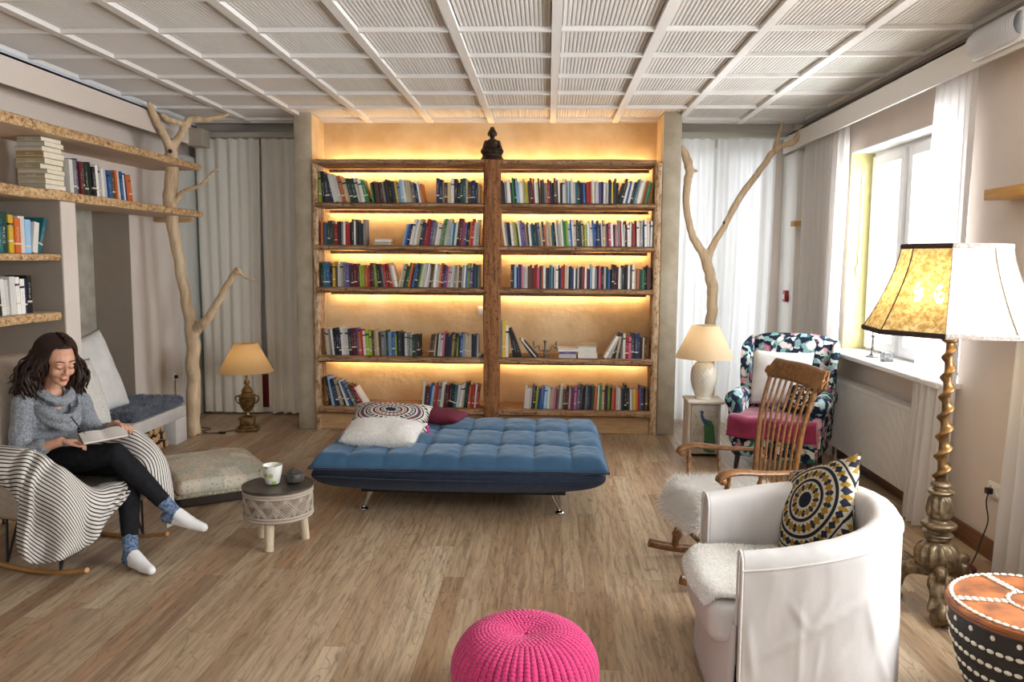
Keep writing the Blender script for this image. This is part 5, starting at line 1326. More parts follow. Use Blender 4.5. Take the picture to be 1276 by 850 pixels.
# ------------------------------------------------------------------ wooden rocking chair with sheepskin
OAK = NT('honey oak'); _v = OAK.coord('Object', (3, 3, 3)); _n = OAK.noise(_v, 7, 4, .6, 2.0); OAK = OAK.done(OAK.bsdf(OAK.ramp(_n, [(.3, '573719'), (.5, '7a5129'), (.7, '8f6538')]), .35, 0, None, .5))
rc = thing('rocking_chair', 'wooden spindle-back rocking chair with scrolled arms in front of the flowered wing chair', 'rocking chair', (1.05, 4.37, 0), math.radians(-170.2))
RCM = rc
def turned(mb, a, b, r, n=10):
    """turned member: swelling profile with rings"""
    a, b = V(a), V(b); N = 22; P = []; Q = []
    for k in range(N + 1):
        f = k / N; q = r * (.62 + .38 * math.sin(PI * f) ** .7)
        for c in (.22, .78): q += r * .35 * math.exp(-((f - c) / .035) ** 2)
        P.append(a.lerp(b, f)); Q.append(q)
    mb.tube(P, Q, n)
def seatfn(side):
    def fn(u, v):
        x = -.25 + .5 * u; a = 2 * v - 1; w = .235 + .03 * u; y = a * w
        e = (1 - abs(2 * u - 1) ** 8) * (1 - abs(a) ** 8); z = .415 + side * .02 * max(0, e) ** .5 - (.012 * (1 - a * a) * (1 - (2 * u - 1) ** 2) if side > 0 else 0) + .05 * smooth01((.12 - u) / .12)
        return (x, y, z)
    return fn
mb = MB(); mb.grid(seatfn(1), 24, 24); mb.grid(seatfn(-1), 24, 24); weld(mb.build('seat', OAK, rc), 1e-3)
def spine(y0, y1):
    return spline([(-.2, y0, .42), (-.215, y0 + (y1 - y0) * .3, .56), (-.225, y0 + (y1 - y0) * .5, .7), (-.25, y0 + (y1 - y0) * .75, .88), (-.3, y1, 1.06)], 6)
for s in (-1, 1):
    q = spine(s * .215, s * .265); MB().tube(q, [.018 - .006 * (i / (len(q) - 1)) for i in range(len(q))], 10, flat=(1, 1)).build('back_post', OAK, rc)
for k in range(7):
    a = -1 + 2 * k / 6; q = spine(a * .16, a * .195); MB().tube(q, .0075, 8).build('spindle', OAK, rc)
# crest rail: scrolled outline bent backwards
out = [(-.315, 1.07), (-.328, 1.1), (-.318, 1.135), (-.29, 1.152), (-.25, 1.152), (-.2, 1.15), (-.1, 1.154), (0, 1.156), (.1, 1.154), (.2, 1.15), (.25, 1.152), (.29, 1.152), (.318, 1.135), (.328, 1.1), (.315, 1.07), (.285, 1.045), (.24, 1.05), (.1, 1.052), (0, 1.052), (-.1, 1.052), (-.24, 1.05), (-.285, 1.045)]
mb = MB(); vs = []; n = len(out)
def bend(y, z, d): return (-.3 - (z - 1.06) * .45 - .035 * (1 - (y / .32) ** 2) + d, y, z)
N = 26; up = [out[i] for i in range(0, 15)]; lo = [out[0]] + [out[i] for i in range(21, 14, -1)] + [out[14]]
def along(L, t):
    y = -.325 + .65 * t; ys = sorted(L, key=lambda p: p[0]); y = max(ys[0][0], min(ys[-1][0], y))
    for i in range(len(ys) - 1):
        if ys[i][0] <= y <= ys[i + 1][0]:
            f = (y - ys[i][0]) / max(1e-6, ys[i + 1][0] - ys[i][0]); return y, ys[i][1] * (1 - f) + ys[i + 1][1] * f
    return ys[-1]
for d in (-.011, .011):
    def fn(u, v, d=d):
        y, zt = along(up, u); y2, zl = along(lo, u); return bend(y, zl + (zt - zl) * v, d * (1 - abs(2 * v - 1) ** 8 * .6))
    mb.grid(fn, N * 2, 8)
o = mb.build('crest_rail', OAK, rc); modded(o, ('SOLIDIFY', dict(thickness=.012, offset=0)))
for s in (-1, 1):
    q = spline([(-.222, s * .255, .625, .018), (-.12, s * .275, .625, .021), (0, s * .29, .632, .025), (.1, s * .3, .642, .028), (.17, s * .305, .64, .03), (.215, s * .305, .622, .029), (.23, s * .305, .598, .022)], 6)
    mb = MB(); mb.tube([p[:3] for p in q], [p[3] for p in q], 14, flat=(1.15, .6)); cap(mb, (.205, s * .305, .6), (.2, s * .305, .598), .021, .02); mb.build('arm', OAK, rc)
    mb = MB(); turned(mb, (.18, s * .25, .42), (.165, s * .298, .62), .014); mb.build('arm_post', OAK, rc)
    mb = MB(); turned(mb, (0, s * .24, .42), (-.01, s * .285, .62), .011); mb.build('arm_post', OAK, rc)
    P = [(-.62 + 1.02 * k / 26, s * .275, 0) for k in range(27)]; P = [(x, y, .0262 + .16 * abs((x - .02) / .64) ** 2.1) for x, y, _ in P]
    MB().tube(P, .026, 10, flat=(.7, 1.0)).build('rocker', OAK, rc)
    mb = MB(); turned(mb, (.2, s * .19, .41), (.25, s * .272, .05), .026); mb.build('leg', OAK, rc)
    mb = MB(); turned(mb, (-.18, s * .19, .41), (-.26, s * .272, .055), .021); mb.build('leg', OAK, rc)
    mb = MB(); turned(mb, (.222, s * .23, .23), (-.22, s * .23, .25), .013); mb.build('stretcher', OAK, rc)
mb = MB(); turned(mb, (.225, -.24, .2), (.225, .24, .2), .014); mb.build('stretcher', OAK, rc)
sh = thing('sheepskin', 'long-haired white sheepskin over the seat of the wooden rocking chair', 'sheepskin', (1.05, 4.37, 0), math.radians(-170.2))
def skin_(u, v):
    a = 2 * v - 1; s = u * .66; x = -.2 + s; y = a * (.27 + .03 * math.sin(u * 9)) * (1 - .25 * abs(2 * u - 1) ** 4); z = .447 + .012 * n3(x * 8, y * 8, 1)
    over = max(0, x - .26); x2 = x - over * .65; z -= over * .75
    z -= max(0, abs(y) - .24) * .8
    return (x2, y, z)
o = MB().grid(skin_, 26, 22).build('hide', WOOLW, sh, fix=False, angle=180); modded(o, ('SOLIDIFY', dict(thickness=.012, offset=1)))
fur('fleece', o, PILE, o, 15000, .06, .0032, 21, (.15, 0, -.4), .55, .6, keep=lambda c, n: n.z > -.2)

# ------------------------------------------------------------------ white tub armchair
SLIP = NT('white slipcover'); _v = SLIP.coord('Object'); _c1 = SLIP.noise(SLIP.coord('Object', (1, 1, .45), (.5, .6, 0)), 7, 2, .5, .35); _c2 = SLIP.noise(_v, 240, 2)
SLIP = SLIP.done(SLIP.bsdf(SLIP.mix(SLIP.noise(_v, 6, 2), 'c4bfbb', 'cbc7c3'), .9, 0, SLIP.bump(SLIP.math('ADD', SLIP.math('MULTIPLY', _c1, .6), SLIP.math('MULTIPLY', _c2, .05)), .3, .03), .2))
ta = thing('tub_armchair', 'white slipcovered tub armchair in the right foreground with a sheepskin seat pad', 'armchair', (1.06, 3.245, 0), math.radians(-1.5))
half = [(-.33, -.375), (-.2, -.385), (-.08, -.385), (.04, -.366), (.14, -.32), (.22, -.235), (.265, -.12), (.28, 0)]
path = spline([(*p,) for p in half] + [(x, -y) for x, y in half[-2::-1]], 14); NP = len(path)
def ptop(i): f = i / (NP - 1); return .655 + .115 * math.sin(PI * f) ** 1.2
sec = []   # (offset from centre line to outside, height fraction)
def tub_section(i):
    h = ptop(i); th = .058
    S = [(.075 - .01 * smooth01(z / .4), z) for z in [.012 + (h - .075) * q / 30 for q in range(31)]]
    S += [(.064, h - .05), (.054, h - .018), (.03, h - .002), (.0, h), (-.03, h - .004), (-.052, h - .022), (-.06, h - .055), (-.06, h - .12), (-.058, .5), (-.055, .38), (-.05, .2)]
    return S
arc = [0]
for i in range(1, NP): arc.append(arc[-1] + math.dist(path[i], path[i - 1]))
CR = [((.03, .27), (.5, .56), .011, .009), ((.2, .02), (.2, .53), .004, .006), ((.06, .1), (.26, .03), .010, .012), ((.16, .5), (.23, .4), .006, .006), ((.31, .53), (.23, .4), .006, .006), ((.25, .2), (.36, .33), .006, .007), ((.27, .36), (.25, .2), .005, .006),
      ((.42, .5), (.47, .3), .006, .008), ((.48, .28), (.55, .1), .008, .01), ((.58, .58), (.62, .25), .007, .01), ((.7, .55), (.64, .1), .008, .012), ((.05, .18), (.02, .42), .006, .008), ((.85, .5), (.8, .1), .008, .012), ((1.05, .4), (1.0, .05), .008, .012)]
def crease(s_, z):
    t_ = 0
    for (a, b), (c, d), am, w in CR:
        L2 = (c - a) ** 2 + (d - b) ** 2; q = max(0, min(1, ((s_ - a) * (c - a) + (z - b) * (d - b)) / L2)); dx = math.hypot(s_ - a - q * (c - a), z - b - q * (d - b))
        t_ += am * math.exp(-(dx / (w * 1.7)) ** 2) * math.sin(PI * (.08 + .84 * q))
    return t_
mb = MB(); ns_ = len(tub_section(0)); vs = []
for i in range(NP):
    a = V((*path[max(0, i - 1)], 0)); b = V((*path[min(NP - 1, i + 1)], 0)); t_ = (b - a).normalized(); nn = V((t_.y, -t_.x, 0))
    for k, (of, z) in enumerate(tub_section(i)):
        of2 = of
        if k < 31:
            of2 += .006 * math.sin(i * .5 + z * 3) * max(0, (.2 - z) / .2) + .004 * n3(i * .12, z * 5, 3) + crease(arc[i], z)
        if k > 37: of2 += .004 * n3(i * .2, z * 6, 6)
        p = V((*path[i], 0)) + nn * of2; vs.append((p.x, p.y, z + (.003 * n3(i * .15, 2, 2) if 30 < k < 37 else 0)))
fs = [(i * ns_ + k, i * ns_ + k + 1, (i + 1) * ns_ + k + 1, (i + 1) * ns_ + k) for i in range(NP - 1) for k in range(ns_ - 1)]
mb.add(vs, fs); mb.f.append(tuple(range(ns_))); mb.m.append(0); mb.f.append(tuple((NP - 1) * ns_ + k for k in range(ns_))); mb.m.append(0)
o = mb.build('back_and_arms', SLIP, ta, angle=50); modded(o, ('SUBSURF', dict(levels=1, render_levels=1)))
PIP = mat('slipcover piping', 'd3cfc9', rough=.9)
mb = MB()
for e in (0, NP - 1):
    S = tub_section(e); a = V((*path[1 if e == 0 else NP - 2], 0)); b = V((*path[e], 0)); t_ = (b - a).normalized() * (1 if e else -1); t_ = (V((*path[1], 0)) - V((*path[0], 0))).normalized() if e == 0 else (V((*path[-1], 0)) - V((*path[-2], 0))).normalized(); nn = V((t_.y, -t_.x, 0)); nn = nn
    mb.tube([(V((*path[e], 0)) + nn * of + V((-.003, 0, z))) for of, z in S], .005, 6)
P = []
for i in range(0, NP):
    a = V((*path[max(0, i - 1)], 0)); b = V((*path[min(NP - 1, i + 1)], 0)); t_ = (b - a).normalized(); nn = V((t_.y, -t_.x, 0)); P.append(V((*path[i], 0)) + nn * .066 + V((0, 0, ptop(i) - .048)))
mb.tube(P, .0038, 6); mb.build('piping', PIP, ta)
mb = MB()
def skirt(u, v):
    y = -.335 + .67 * u; z = .012 + .34 * v; return (-.332 - .02 * (1 - v) * (1 - abs(2 * u - 1) ** 6) + .006 * n3(y * 6, z * 4, 3) - .05 * (1 - (2 * u - 1) ** 4), y, z)
mb.grid(skirt, 24, 10); o = mb.build('front_skirt', SLIP, ta, fix=False, angle=180); modded(o, ('SOLIDIFY', dict(thickness=.01, offset=0)))
o = MB().rbox(-.42, .2, -.315, .315, .26, .425, .055, 6).build('seat_cushion', SLIP, ta); modded(o, ('SUBSURF', dict(levels=1, render_levels=1)))
for v in o.data.vertices:
    x, y, z = v.co; v.co.x = x - .03 * (1 - (y / .315) ** 2) * (x < 0) ; lim = .315 * math.sqrt(max(0, 1 - max(0, (x + .05) / .33) ** 2)); v.co.y = max(-lim, min(lim, y))
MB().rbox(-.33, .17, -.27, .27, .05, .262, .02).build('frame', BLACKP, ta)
for sx, sy in ((-.32, -.34), (-.32, .34), (.2, -.17), (.2, .17)): MB().rbox(sx - .02, sx + .02, sy - .02, sy + .02, 0, .06, .004).build('leg', BLACK, ta)
sp_ = thing('seat_fleece', 'short cream lambskin pad on the seat of the white tub armchair', 'seat pad', (1.06, 3.245, 0), math.radians(-1.5))
def padf(u, v):
    a = 2 * v - 1; x = -.435 + .58 * u; y = a * .285 * (1 - .1 * abs(2 * u - 1) ** 4) * (1 - .45 * smooth01((u - .65) / .35)); z = .437 - .045 * smooth01((.09 - u) / .09) + .004 * n3(x * 14, y * 14, 2)
    return (x - .028 * (1 - a * a) * (1 - u), y, z)
o = MB().grid(padf, 30, 26).build('hide', WOOLW, sp_, fix=False, angle=180); modded(o, ('SOLIDIFY', dict(thickness=.014, offset=1)))
fur('fleece', o, PILE, o, 16000, .011, .003, 31, (0, 0, -.1), 1.0, .8, keep=lambda c, n: n.z > -.3)
MAND2 = mandala('mandala cushion cotton', 'b3aa97', [(0, .085, 1, 'solid', '1b1d26'), (.1, .19, 9, 'dia', '23252f'), (.1, .19, 9, 'dia2', '8a6a24'), (.2, .235, 1, 'solid', '1b1d26'), (.25, .35, 15, 'dia', '23252f'), (.25, .35, 15, 'dia2', '8a6a24'), (.365, .4, 1, 'solid', '1b1d26'), (.41, .5, 22, 'dia', '8a6a24'), (.41, .5, 22, 'dia2', '1f2230'), (.51, .53, 1, 'solid', '1b1d26'), (.54, .68, 24, 'dia', '1f2230'), (.54, .68, 24, 'dia2', '8a6a24')])
t = thing('tasselled_cushion', 'cushion with black and ochre rings and pink tassels in the white tub armchair', 'cushion', (1.185, 3.455, .43), 0)
o = weld(pillow(.43, .43, .15, 20, 2.5, .08, .005, 4).build('cover', MAND2, t)); o.matrix_local = Matrix.Translation((0, 0, .225)) @ Matrix.Rotation(math.radians(16), 4, 'Z') @ Matrix.Rotation(math.radians(-62), 4, 'Y') @ Matrix.Rotation(math.radians(28), 4, 'Z')
mb = MB()
for cx, cy in ((-.22, -.22), (.2, -.21), (.21, .21), (-.21, .2)):
    p = o.matrix_local @ V((cx, cy, 0)); mb.ball(p, .011, 8, 6)
    for k in range(10): mb.tube([p, p + V((R.uniform(-.012, .012), R.uniform(-.012, .012), -.045))], .003, 5)
mb.build('tassel', PINKT, t)

# ------------------------------------------------------------------ gilded floor lamp
GILT = NT('worn gilt wood'); _v = GILT.coord('Object'); _n = GILT.noise(_v, 20, 4, .6); GILT = GILT.done(GILT.bsdf(GILT.ramp(_n, [(.3, '4a3722'), (.5, '7a5c38'), (.7, '9a7c50')]), .38, .75, GILT.bump(_n, .25, .006)))
SILVG = NT('silvered carved wood'); _v = SILVG.coord('Object'); _n = SILVG.noise(_v, 30, 4, .6); SILVG = SILVG.done(SILVG.bsdf(SILVG.ramp(_n, [(.3, '463826'), (.5, '7a684f'), (.7, '9c8a6e')]), .4, .6, SILVG.bump(_n, .4, .008)))
fl = thing('floor_lamp', 'tall gilded floor lamp with a twisted column, carved three-footed base and large panelled shade', 'floor lamp', (1.955, 3.97, 0), 0)
N = 150; Z0, Z1 = .62, 1.33
def tw(u, v):
    z = Z0 + (Z1 - Z0) * v; a = 2 * PI * u; ph = 2 * PI * (v * 7.2); tp = 1 - .28 * v
    r = .029 * tp; c = .0115 * tp; return (c * math.cos(ph) + r * math.cos(a) * (1 + .16 * math.cos(2 * (a - ph))), c * math.sin(ph) + r * math.sin(a) * (1 + .16 * math.cos(2 * (a - ph))), z)
mb = MB(); mb.grid(tw, 20, N, closed_u=True); mb.build('twisted_column', GILT, fl, angle=180)
MB().lathe([(.02, 1.325), (.036, 1.335), (.038, 1.35), (.022, 1.36), (.012, 1.37), (.012, 1.5)], 20).build('column_cap', GILT, fl)
def gad(prof, nl, amp, z0, z1):
    pr = spline(prof, 4)
    def fn(u, v):
        i = v * (len(pr) - 1); k = min(int(i), len(pr) - 2); f = i - k; r = pr[k][0] * (1 - f) + pr[k + 1][0] * f; z = pr[k][1] * (1 - f) + pr[k + 1][1] * f
        m = smooth01((z - z0) / .02) * (1 - smooth01((z - z1) / .02)); a = 2 * PI * u; r *= 1 + amp * m * (abs(math.sin(nl * a / 2 + z * 9)) - .5); return (r * math.cos(a), r * math.sin(a), z)
    return fn
mb = MB(); mb.grid(gad([(.05, .36), (.07, .372), (.05, .385), (.055, .395), (.078, .41), (.08, .43), (.05, .44), (.045, .455), (.056, .465), (.058, .5), (.05, .55), (.038, .57), (.056, .58), (.06, .592), (.036, .6), (.034, .612), (.046, .618), (.044, .63), (.028, .64)], 10, .16, .46, .555), 80, 74, closed_u=True); mb.build('baluster', SILVG, fl, angle=180)
mb = MB(); mb.grid(gad([(.05, .17), (.06, .19), (.088, .215), (.098, .26), (.088, .3), (.066, .325), (.05, .335), (.058, .345), (.062, .358), (.05, .368)], 12, .2, .2, .315), 96, 40, closed_u=True); mb.build('carved_urn', SILVG, fl, angle=180)
for k in range(3):
    A = math.radians((148, 252, 20)[k]); M_ = Matrix.Rotation(A, 4, 'Z'); mb = MB()
    q = spline([(.03, 0, .19, .05), (.08, 0, .19, .052), (.125, 0, .175, .05), (.155, 0, .13, .046), (.165, 0, .085, .046), (.185, 0, .055, .052), (.225, 0, .045, .044), (.25, 0, .075, .032), (.232, 0, .1, .022), (.21, 0, .088, .014)], 5)
    for i in range(len(q) - 1): cap(mb, q[i][:3], q[i + 1][:3], q[i][3] * .82, q[i + 1][3] * .82, 10)
    # scrolled top and leaf lobes
    scr = spline([(.1, 0, .2, .03), (.14, 0, .235, .026), (.165, 0, .225, .022), (.16, 0, .2, .016)], 4)
    for i in range(len(scr) - 1): cap(mb, scr[i][:3], scr[i + 1][:3], scr[i][3], scr[i + 1][3], 8)
    for j in range(9):
        f = j / 8; c = (.12 + .05 * f, 0, .2 - .14 * f)
        for s in (-1, 1): mb.ball((c[0] + .012, s * (.036 + .006 * math.sin(j)), c[2]), (.02, .013, .014), 8, 6)
        mb.ball((c[0] + .036, 0, c[2]), (.012, .015, .012), 8, 6)
    mb.box(.13, .24, -.034, .034, 0.0, .02)
    mb.v = [(a * 1.12, b * 1.1, c) for a, b, c in mb.v]
    mb.v = [tuple(M_ @ V(p)) for p in mb.v]; o = melt(mb, 'scroll_foot', SILVG, fl, .0075, 1, .4)
    for v in o.data.vertices: v.co.z = max(v.co.z, 0)
GOLDF = NT('gold panel cloth'); _v = GOLDF.coord('Object'); _n = GOLDF.ramp(GOLDF.noise(_v, 42, 4, .65), [(.42, '000000'), (.58, 'ffffff')])
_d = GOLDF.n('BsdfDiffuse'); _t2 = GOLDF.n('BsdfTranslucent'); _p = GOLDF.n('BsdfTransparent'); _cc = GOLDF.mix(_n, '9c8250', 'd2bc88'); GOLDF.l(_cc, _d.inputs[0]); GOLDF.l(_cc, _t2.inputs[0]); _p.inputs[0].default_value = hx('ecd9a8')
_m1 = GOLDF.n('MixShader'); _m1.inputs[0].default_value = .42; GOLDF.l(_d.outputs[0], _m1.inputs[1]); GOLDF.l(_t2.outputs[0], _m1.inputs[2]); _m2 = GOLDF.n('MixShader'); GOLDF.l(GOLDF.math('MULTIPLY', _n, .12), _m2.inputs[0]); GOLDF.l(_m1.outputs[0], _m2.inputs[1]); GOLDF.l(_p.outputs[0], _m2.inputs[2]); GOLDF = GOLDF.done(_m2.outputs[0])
CREAMPAN = sheer('cream panel cloth', 'c4c0b4', 0, .3, c2='b5b0a2', scale=50)
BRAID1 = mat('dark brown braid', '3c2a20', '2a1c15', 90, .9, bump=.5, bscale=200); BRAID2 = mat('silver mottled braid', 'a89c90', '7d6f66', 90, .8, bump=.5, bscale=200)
sprof = spline([(.395, 1.385), (.365, 1.44), (.32, 1.53), (.278, 1.63), (.248, 1.72), (.235, 1.79)], 4)
A0 = math.radians(241)
def pan(k, name, m, parent, prof_=sprof, mbx=None):
    a0 = A0 + k * PI / 4; a1 = a0 + PI / 4; mb = mbx or MB()
    def fn(u, v):
        i = v * (len(prof_) - 1); j = min(int(i), len(prof_) - 2); f = i - j; r = prof_[j][0] * (1 - f) + prof_[j + 1][0] * f; z = prof_[j][1] * (1 - f) + prof_[j + 1][1] * f
        p = V((math.cos(a0), math.sin(a0), 0)) * (1 - u) + V((math.cos(a1), math.sin(a1), 0)) * u; sag = 1 - .03 * 4 * u * (1 - u) * (1 - abs(2 * v - 1)); p = p * r * sag; return (p.x, p.y, z - (.016 * 4 * u * (1 - u) if v < .01 else 0) * 0)
    mb.grid(fn, 8, len(prof_) * 2); return mb
for nm, ks, mm, br in (('gold_panels', (-4, -3, -2, -1), GOLDF, BRAID1), ('cream_panels', (0, 1, 2, 3), CREAMPAN, BRAID2)):  # half the panels gold with dark trim, half cream with pale trim
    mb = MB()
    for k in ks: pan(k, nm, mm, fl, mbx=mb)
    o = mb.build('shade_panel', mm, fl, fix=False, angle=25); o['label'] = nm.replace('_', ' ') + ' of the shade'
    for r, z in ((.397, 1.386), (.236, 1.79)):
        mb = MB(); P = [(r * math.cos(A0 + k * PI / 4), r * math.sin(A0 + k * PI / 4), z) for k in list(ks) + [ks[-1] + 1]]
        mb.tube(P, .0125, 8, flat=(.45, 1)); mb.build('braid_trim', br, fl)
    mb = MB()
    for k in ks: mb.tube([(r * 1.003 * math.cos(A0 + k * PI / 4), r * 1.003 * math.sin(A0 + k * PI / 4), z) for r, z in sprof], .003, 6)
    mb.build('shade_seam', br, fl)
FBULB = glow('candle bulb', 'ffe2b4', 90)
for k in range(4):
    a = math.radians((165, 222, 300, 60)[k]); x, y = .15 * math.cos(a), .15 * math.sin(a)
    o = MB().tube(spline([(0, 0, 1.46), (x * .5, y * .5, 1.44), (x, y, 1.47), (x, y, 1.52)], 5), .007, 8).build('bulb_arm', GILT, fl); MB().lathe([(.012, 1.52), (.02, 1.55), (.022, 1.57), (.014, 1.6), (.003, 1.615)], 12, (x, y, 0)).build('bulb', FBULB, o)
    bulb_light(fl, 1.565, 4.5, x, y, (1, .8, .55), .025)
t = thing('foot_switch', 'dark red round foot switch on the floor behind the gilded lamp', 'switch', (2.3, 4.4, 0))
MB().lathe([(.075, 0), (.08, .01), (.078, .045), (.06, .055), (.01, .057)], 28).build('case', mat('dark red cloth', '5a1420', '45101a', 30, .85), t); MB().lathe([(.02, .056), (.018, .066), (.003, .068)], 16).build('button', BLACK, t)
t = thing('floor_cable', 'thin black cable from the right wall socket down to the dark red foot switch', 'cable', (2.56, 4.66, 0))
MB().tube(spline([(.02, 0, .4), (-.0, -.01, .39), (-.02, -.03, .34), (-.02, -.06, .24), (-.06, -.08, .14), (-.1, -.11, .06), (-.16, -.16, .008), (-.2, -.2, .02)], 6), .0042, 6).build('wire', BLACK, t); MB().rbox(-.012, .024, -.018, .018, .385, .42, .006).build('plug', BLACK, t)
t = thing('double_socket', 'white double socket on the right wall beside the pooling curtain', 'socket', (XR - .001, 4.63, .41))
MB().rbox(-.012, 0, -.08, .08, -.045, .045, .004).build('plate', PLASTIC, t)
for s in (-1, 1): MB().lathe([(.022, 0), (.026, .004), (.024, .006), (.019, -.002)], 20, M=Matrix.Translation((-.011, s * .038, 0)) @ Matrix.Rotation(-PI / 2, 4, 'Y')).build('outlet', PLASTIC, t)

# ------------------------------------------------------------------ shell drum
dm = thing('shell_drum', 'round drum with an amber skin and rows of white cowrie shells beside the gilded lamp', 'drum', (1.835, 2.95, 0))
DBLK = mat('black drum body', '1c1917', '2a2320', 20, .7, bump=.3, bscale=60)
dp = spline([(.15, 0), (.165, .01), (.2, .06), (.25, .17), (.285, .3), (.3, .4), (.302, .43)], 4)
MB().lathe(dp, 56).build('body', DBLK, dm)
AMB = mat('amber goatskin', 'a8622f', '6d3a1c', 11, .5, bump=.2, bscale=25)
MB().lathe([(.301, .425), (.306, .435), (.304, .446), (.29, .452), (.2, .455), (.004, .456)], 56).build('skin', AMB, dm)
SHELL = mat('cowrie shell', 'e6e0d2', 'd2c8b4', 40, .3)
def cowrie(mb, c, nrm, tan, L=.014, W_=.009):
    n_ = V(nrm).normalized(); t_ = V(tan); t_ = (t_ - n_ * t_.dot(n_)).normalized(); b_ = n_.cross(t_); M = Matrix((t_, b_, n_)).transposed().to_4x4(); M.translation = V(c)
    mb.ball((0, 0, 0), (L, W_, .0055), 8, 6, M=M)
def dr_(z):
    for i in range(len(dp) - 1):
        if dp[i][1] <= z <= dp[i + 1][1]: f = (z - dp[i][1]) / (dp[i + 1][1] - dp[i][1]); return dp[i][0] * (1 - f) + dp[i + 1][0] * f
    return dp[-1][0]
mb = MB()
for z, n in ((.345, 58), (.285, 55), (.225, 51), (.165, 46), (.105, 42)):
    for k in range(n): a = 2 * PI * k / n; r = dr_(z); cowrie(mb, (r * math.cos(a), r * math.sin(a), z + .004 * math.sin(a * 3)), (math.cos(a), math.sin(a), -.25), (-math.sin(a), math.cos(a), 0))
for k in range(22): a = 2 * PI * k / 22; r = dr_(.395); cowrie(mb, (r * math.cos(a), r * math.sin(a), .395), (math.cos(a), math.sin(a), -.1), (0, 0, 1), .011, .009)
for k in range(7):
    a0 = 2 * PI * (k + .3) / 7
    for dz, m in ((.07, 4), (.055, 3), (.04, 2), (.028, 1)):
        for j in range(m): a = a0 + (j - (m - 1) / 2) * .085; r = dr_(dz); cowrie(mb, (r * math.cos(a), r * math.sin(a), dz), (math.cos(a), math.sin(a), -.5), (0, 0, 1), .01, .008)
o = mb.build('side_shells', SHELL, dm); o['kind'] = 'stuff'
mb = MB()
for k in range(64): a = 2 * PI * k / 64; cowrie(mb, (.288 * math.cos(a), .288 * math.sin(a), .455), (0, 0, 1), (-math.sin(a), math.cos(a), 0), .0135, .009)
for k in range(22): a = 2 * PI * k / 22; cowrie(mb, (.1 * math.cos(a), .1 * math.sin(a), .459), (0, 0, 1), (-math.sin(a), math.cos(a), 0), .0135, .009)
for s in range(5):
    A = 2 * PI * s / 5 + .5
    for j in range(7):
        r = .12 + .025 * j
        for w in (-.008, .008): cowrie(mb, (r * math.cos(A) - w * math.sin(A), r * math.sin(A) + w * math.cos(A), .458), (0, 0, 1), (math.cos(A), math.sin(A), 0), .012, .0075)
o = mb.build('top_shells', SHELL, dm); o['kind'] = 'stuff'
MB().tube([(.303 * math.cos(2 * PI * k / 64), .303 * math.sin(2 * PI * k / 64), .425) for k in range(65)], .007, 8, caps=False).build('rim_ring', mat('brown leather rim', '6a3d24', rough=.6), dm)

# ------------------------------------------------------------------ pink knitted pouf
PINK = mat('pink cotton rope', 'cf2f72', 'c02566', 40, .85, bump=.3, bscale=220, Sheen_Weight=.3)
pf = thing('pouf', 'bright pink chunky knitted pouf in the middle of the foreground', 'pouf', (-.068, 2.93, 0))
pp_ = spline([(.006, .288), (.05, .298), (.11, .312), (.17, .306), (.225, .275), (.262, .22), (.274, .16), (.262, .09), (.225, .035), (.16, .006), (.05, .002)], 8)
MB().lathe([(max(r - .01, .002), z * .96 + .004) for r, z in pp_], 48, caps=True).build('filling', mat('pink lining', '8d1c4c', rough=.95), pf)
# arc length samples
S_l = [0]
for i in range(1, len(pp_)): S_l.append(S_l[-1] + math.dist(pp_[i], pp_[i - 1]))
def pat(s):
    for i in range(len(S_l) - 1):
        if S_l[i] <= s <= S_l[i + 1]:
            f = (s - S_l[i]) / max(1e-9, S_l[i + 1] - S_l[i]); a, b = pp_[i], pp_[i + 1]; return V((a[0] * (1 - f) + b[0] * f, a[1] * (1 - f) + b[1] * f)), V((b[0] - a[0], b[1] - a[1])).normalized()
    return V(pp_[-1]), V((0, -1))
mb = MB(); s = .012; row = 0
while s < S_l[-1] - .05:
    p, t_ = pat(s); r, z = p; n_ = max(8, 2 * int(round(min(58, 2 * PI * max(r, .02) / .0155) / 2))); 
    nr = V((-t_.y, t_.x)); nr = nr if nr.x * 1 + nr.y * .6 > 0 else -nr
    for k in range(n_):
        a = 2 * PI * (k + (.0 if k % 2 else .05)) / n_ ; er = V((math.cos(a), math.sin(a), 0)); et = V((-math.sin(a), math.cos(a), 0)); dn = er * t_.x + V((0, 0, t_.y)); nn = er * nr.x + V((0, 0, nr.y)); nn.normalize()
        tl = (dn + et * (.62 if k % 2 else -.62)).normalized(); bb = nn.cross(tl); M = Matrix((tl, bb, nn)).transposed().to_4x4(); M.translation = er * r + V((0, 0, z)) + nn * .002
        w = PI * r / n_ * 1.15; mb.ball((0, 0, 0), (.0115, max(.004, w), .0085), 8, 6, M=M)
    s += .0135; row += 1
o = mb.build('knit', PINK, pf); o['kind'] = 'stuff'

# ------------------------------------------------------------------ along the right wall
RADW = mat('white radiator enamel', 'd6d2cc', rough=.45)
rd = thing('radiator', 'white ribbed radiator under the window', 'radiator', (2.52, 6.27, 0))
prof_ = []
for k in range(54):
    y = -.8 + 1.6 * k / 54; prof_ += [(y, -.048), (y + .012, -.048), (y + .016, -.042), (y + .026, -.042)]
mb = MB(); vs = [(x, y, .14) for y, x in prof_] + [(x, y, .71) for y, x in prof_]; n = len(prof_); mb.add(vs, [(k, k + 1, n + k + 1, n + k) for k in range(n - 1)])
mb.box(-.042, .05, -.8, .8, .135, .712); mb.build('panel', RADW, rd, smooth=False)
mb = MB().box(-.05, -.044, -.805, .805, .7, .73).box(.044, .05, -.805, .805, .7, .73).box(-.05, .05, -.81, -.8, .13, .73).box(-.05, .05, .8, .81, .13, .73)
for k in range(40): mb.box(-.045, .045, -.795 + k * .04, -.789 + k * .04, .715, .728)
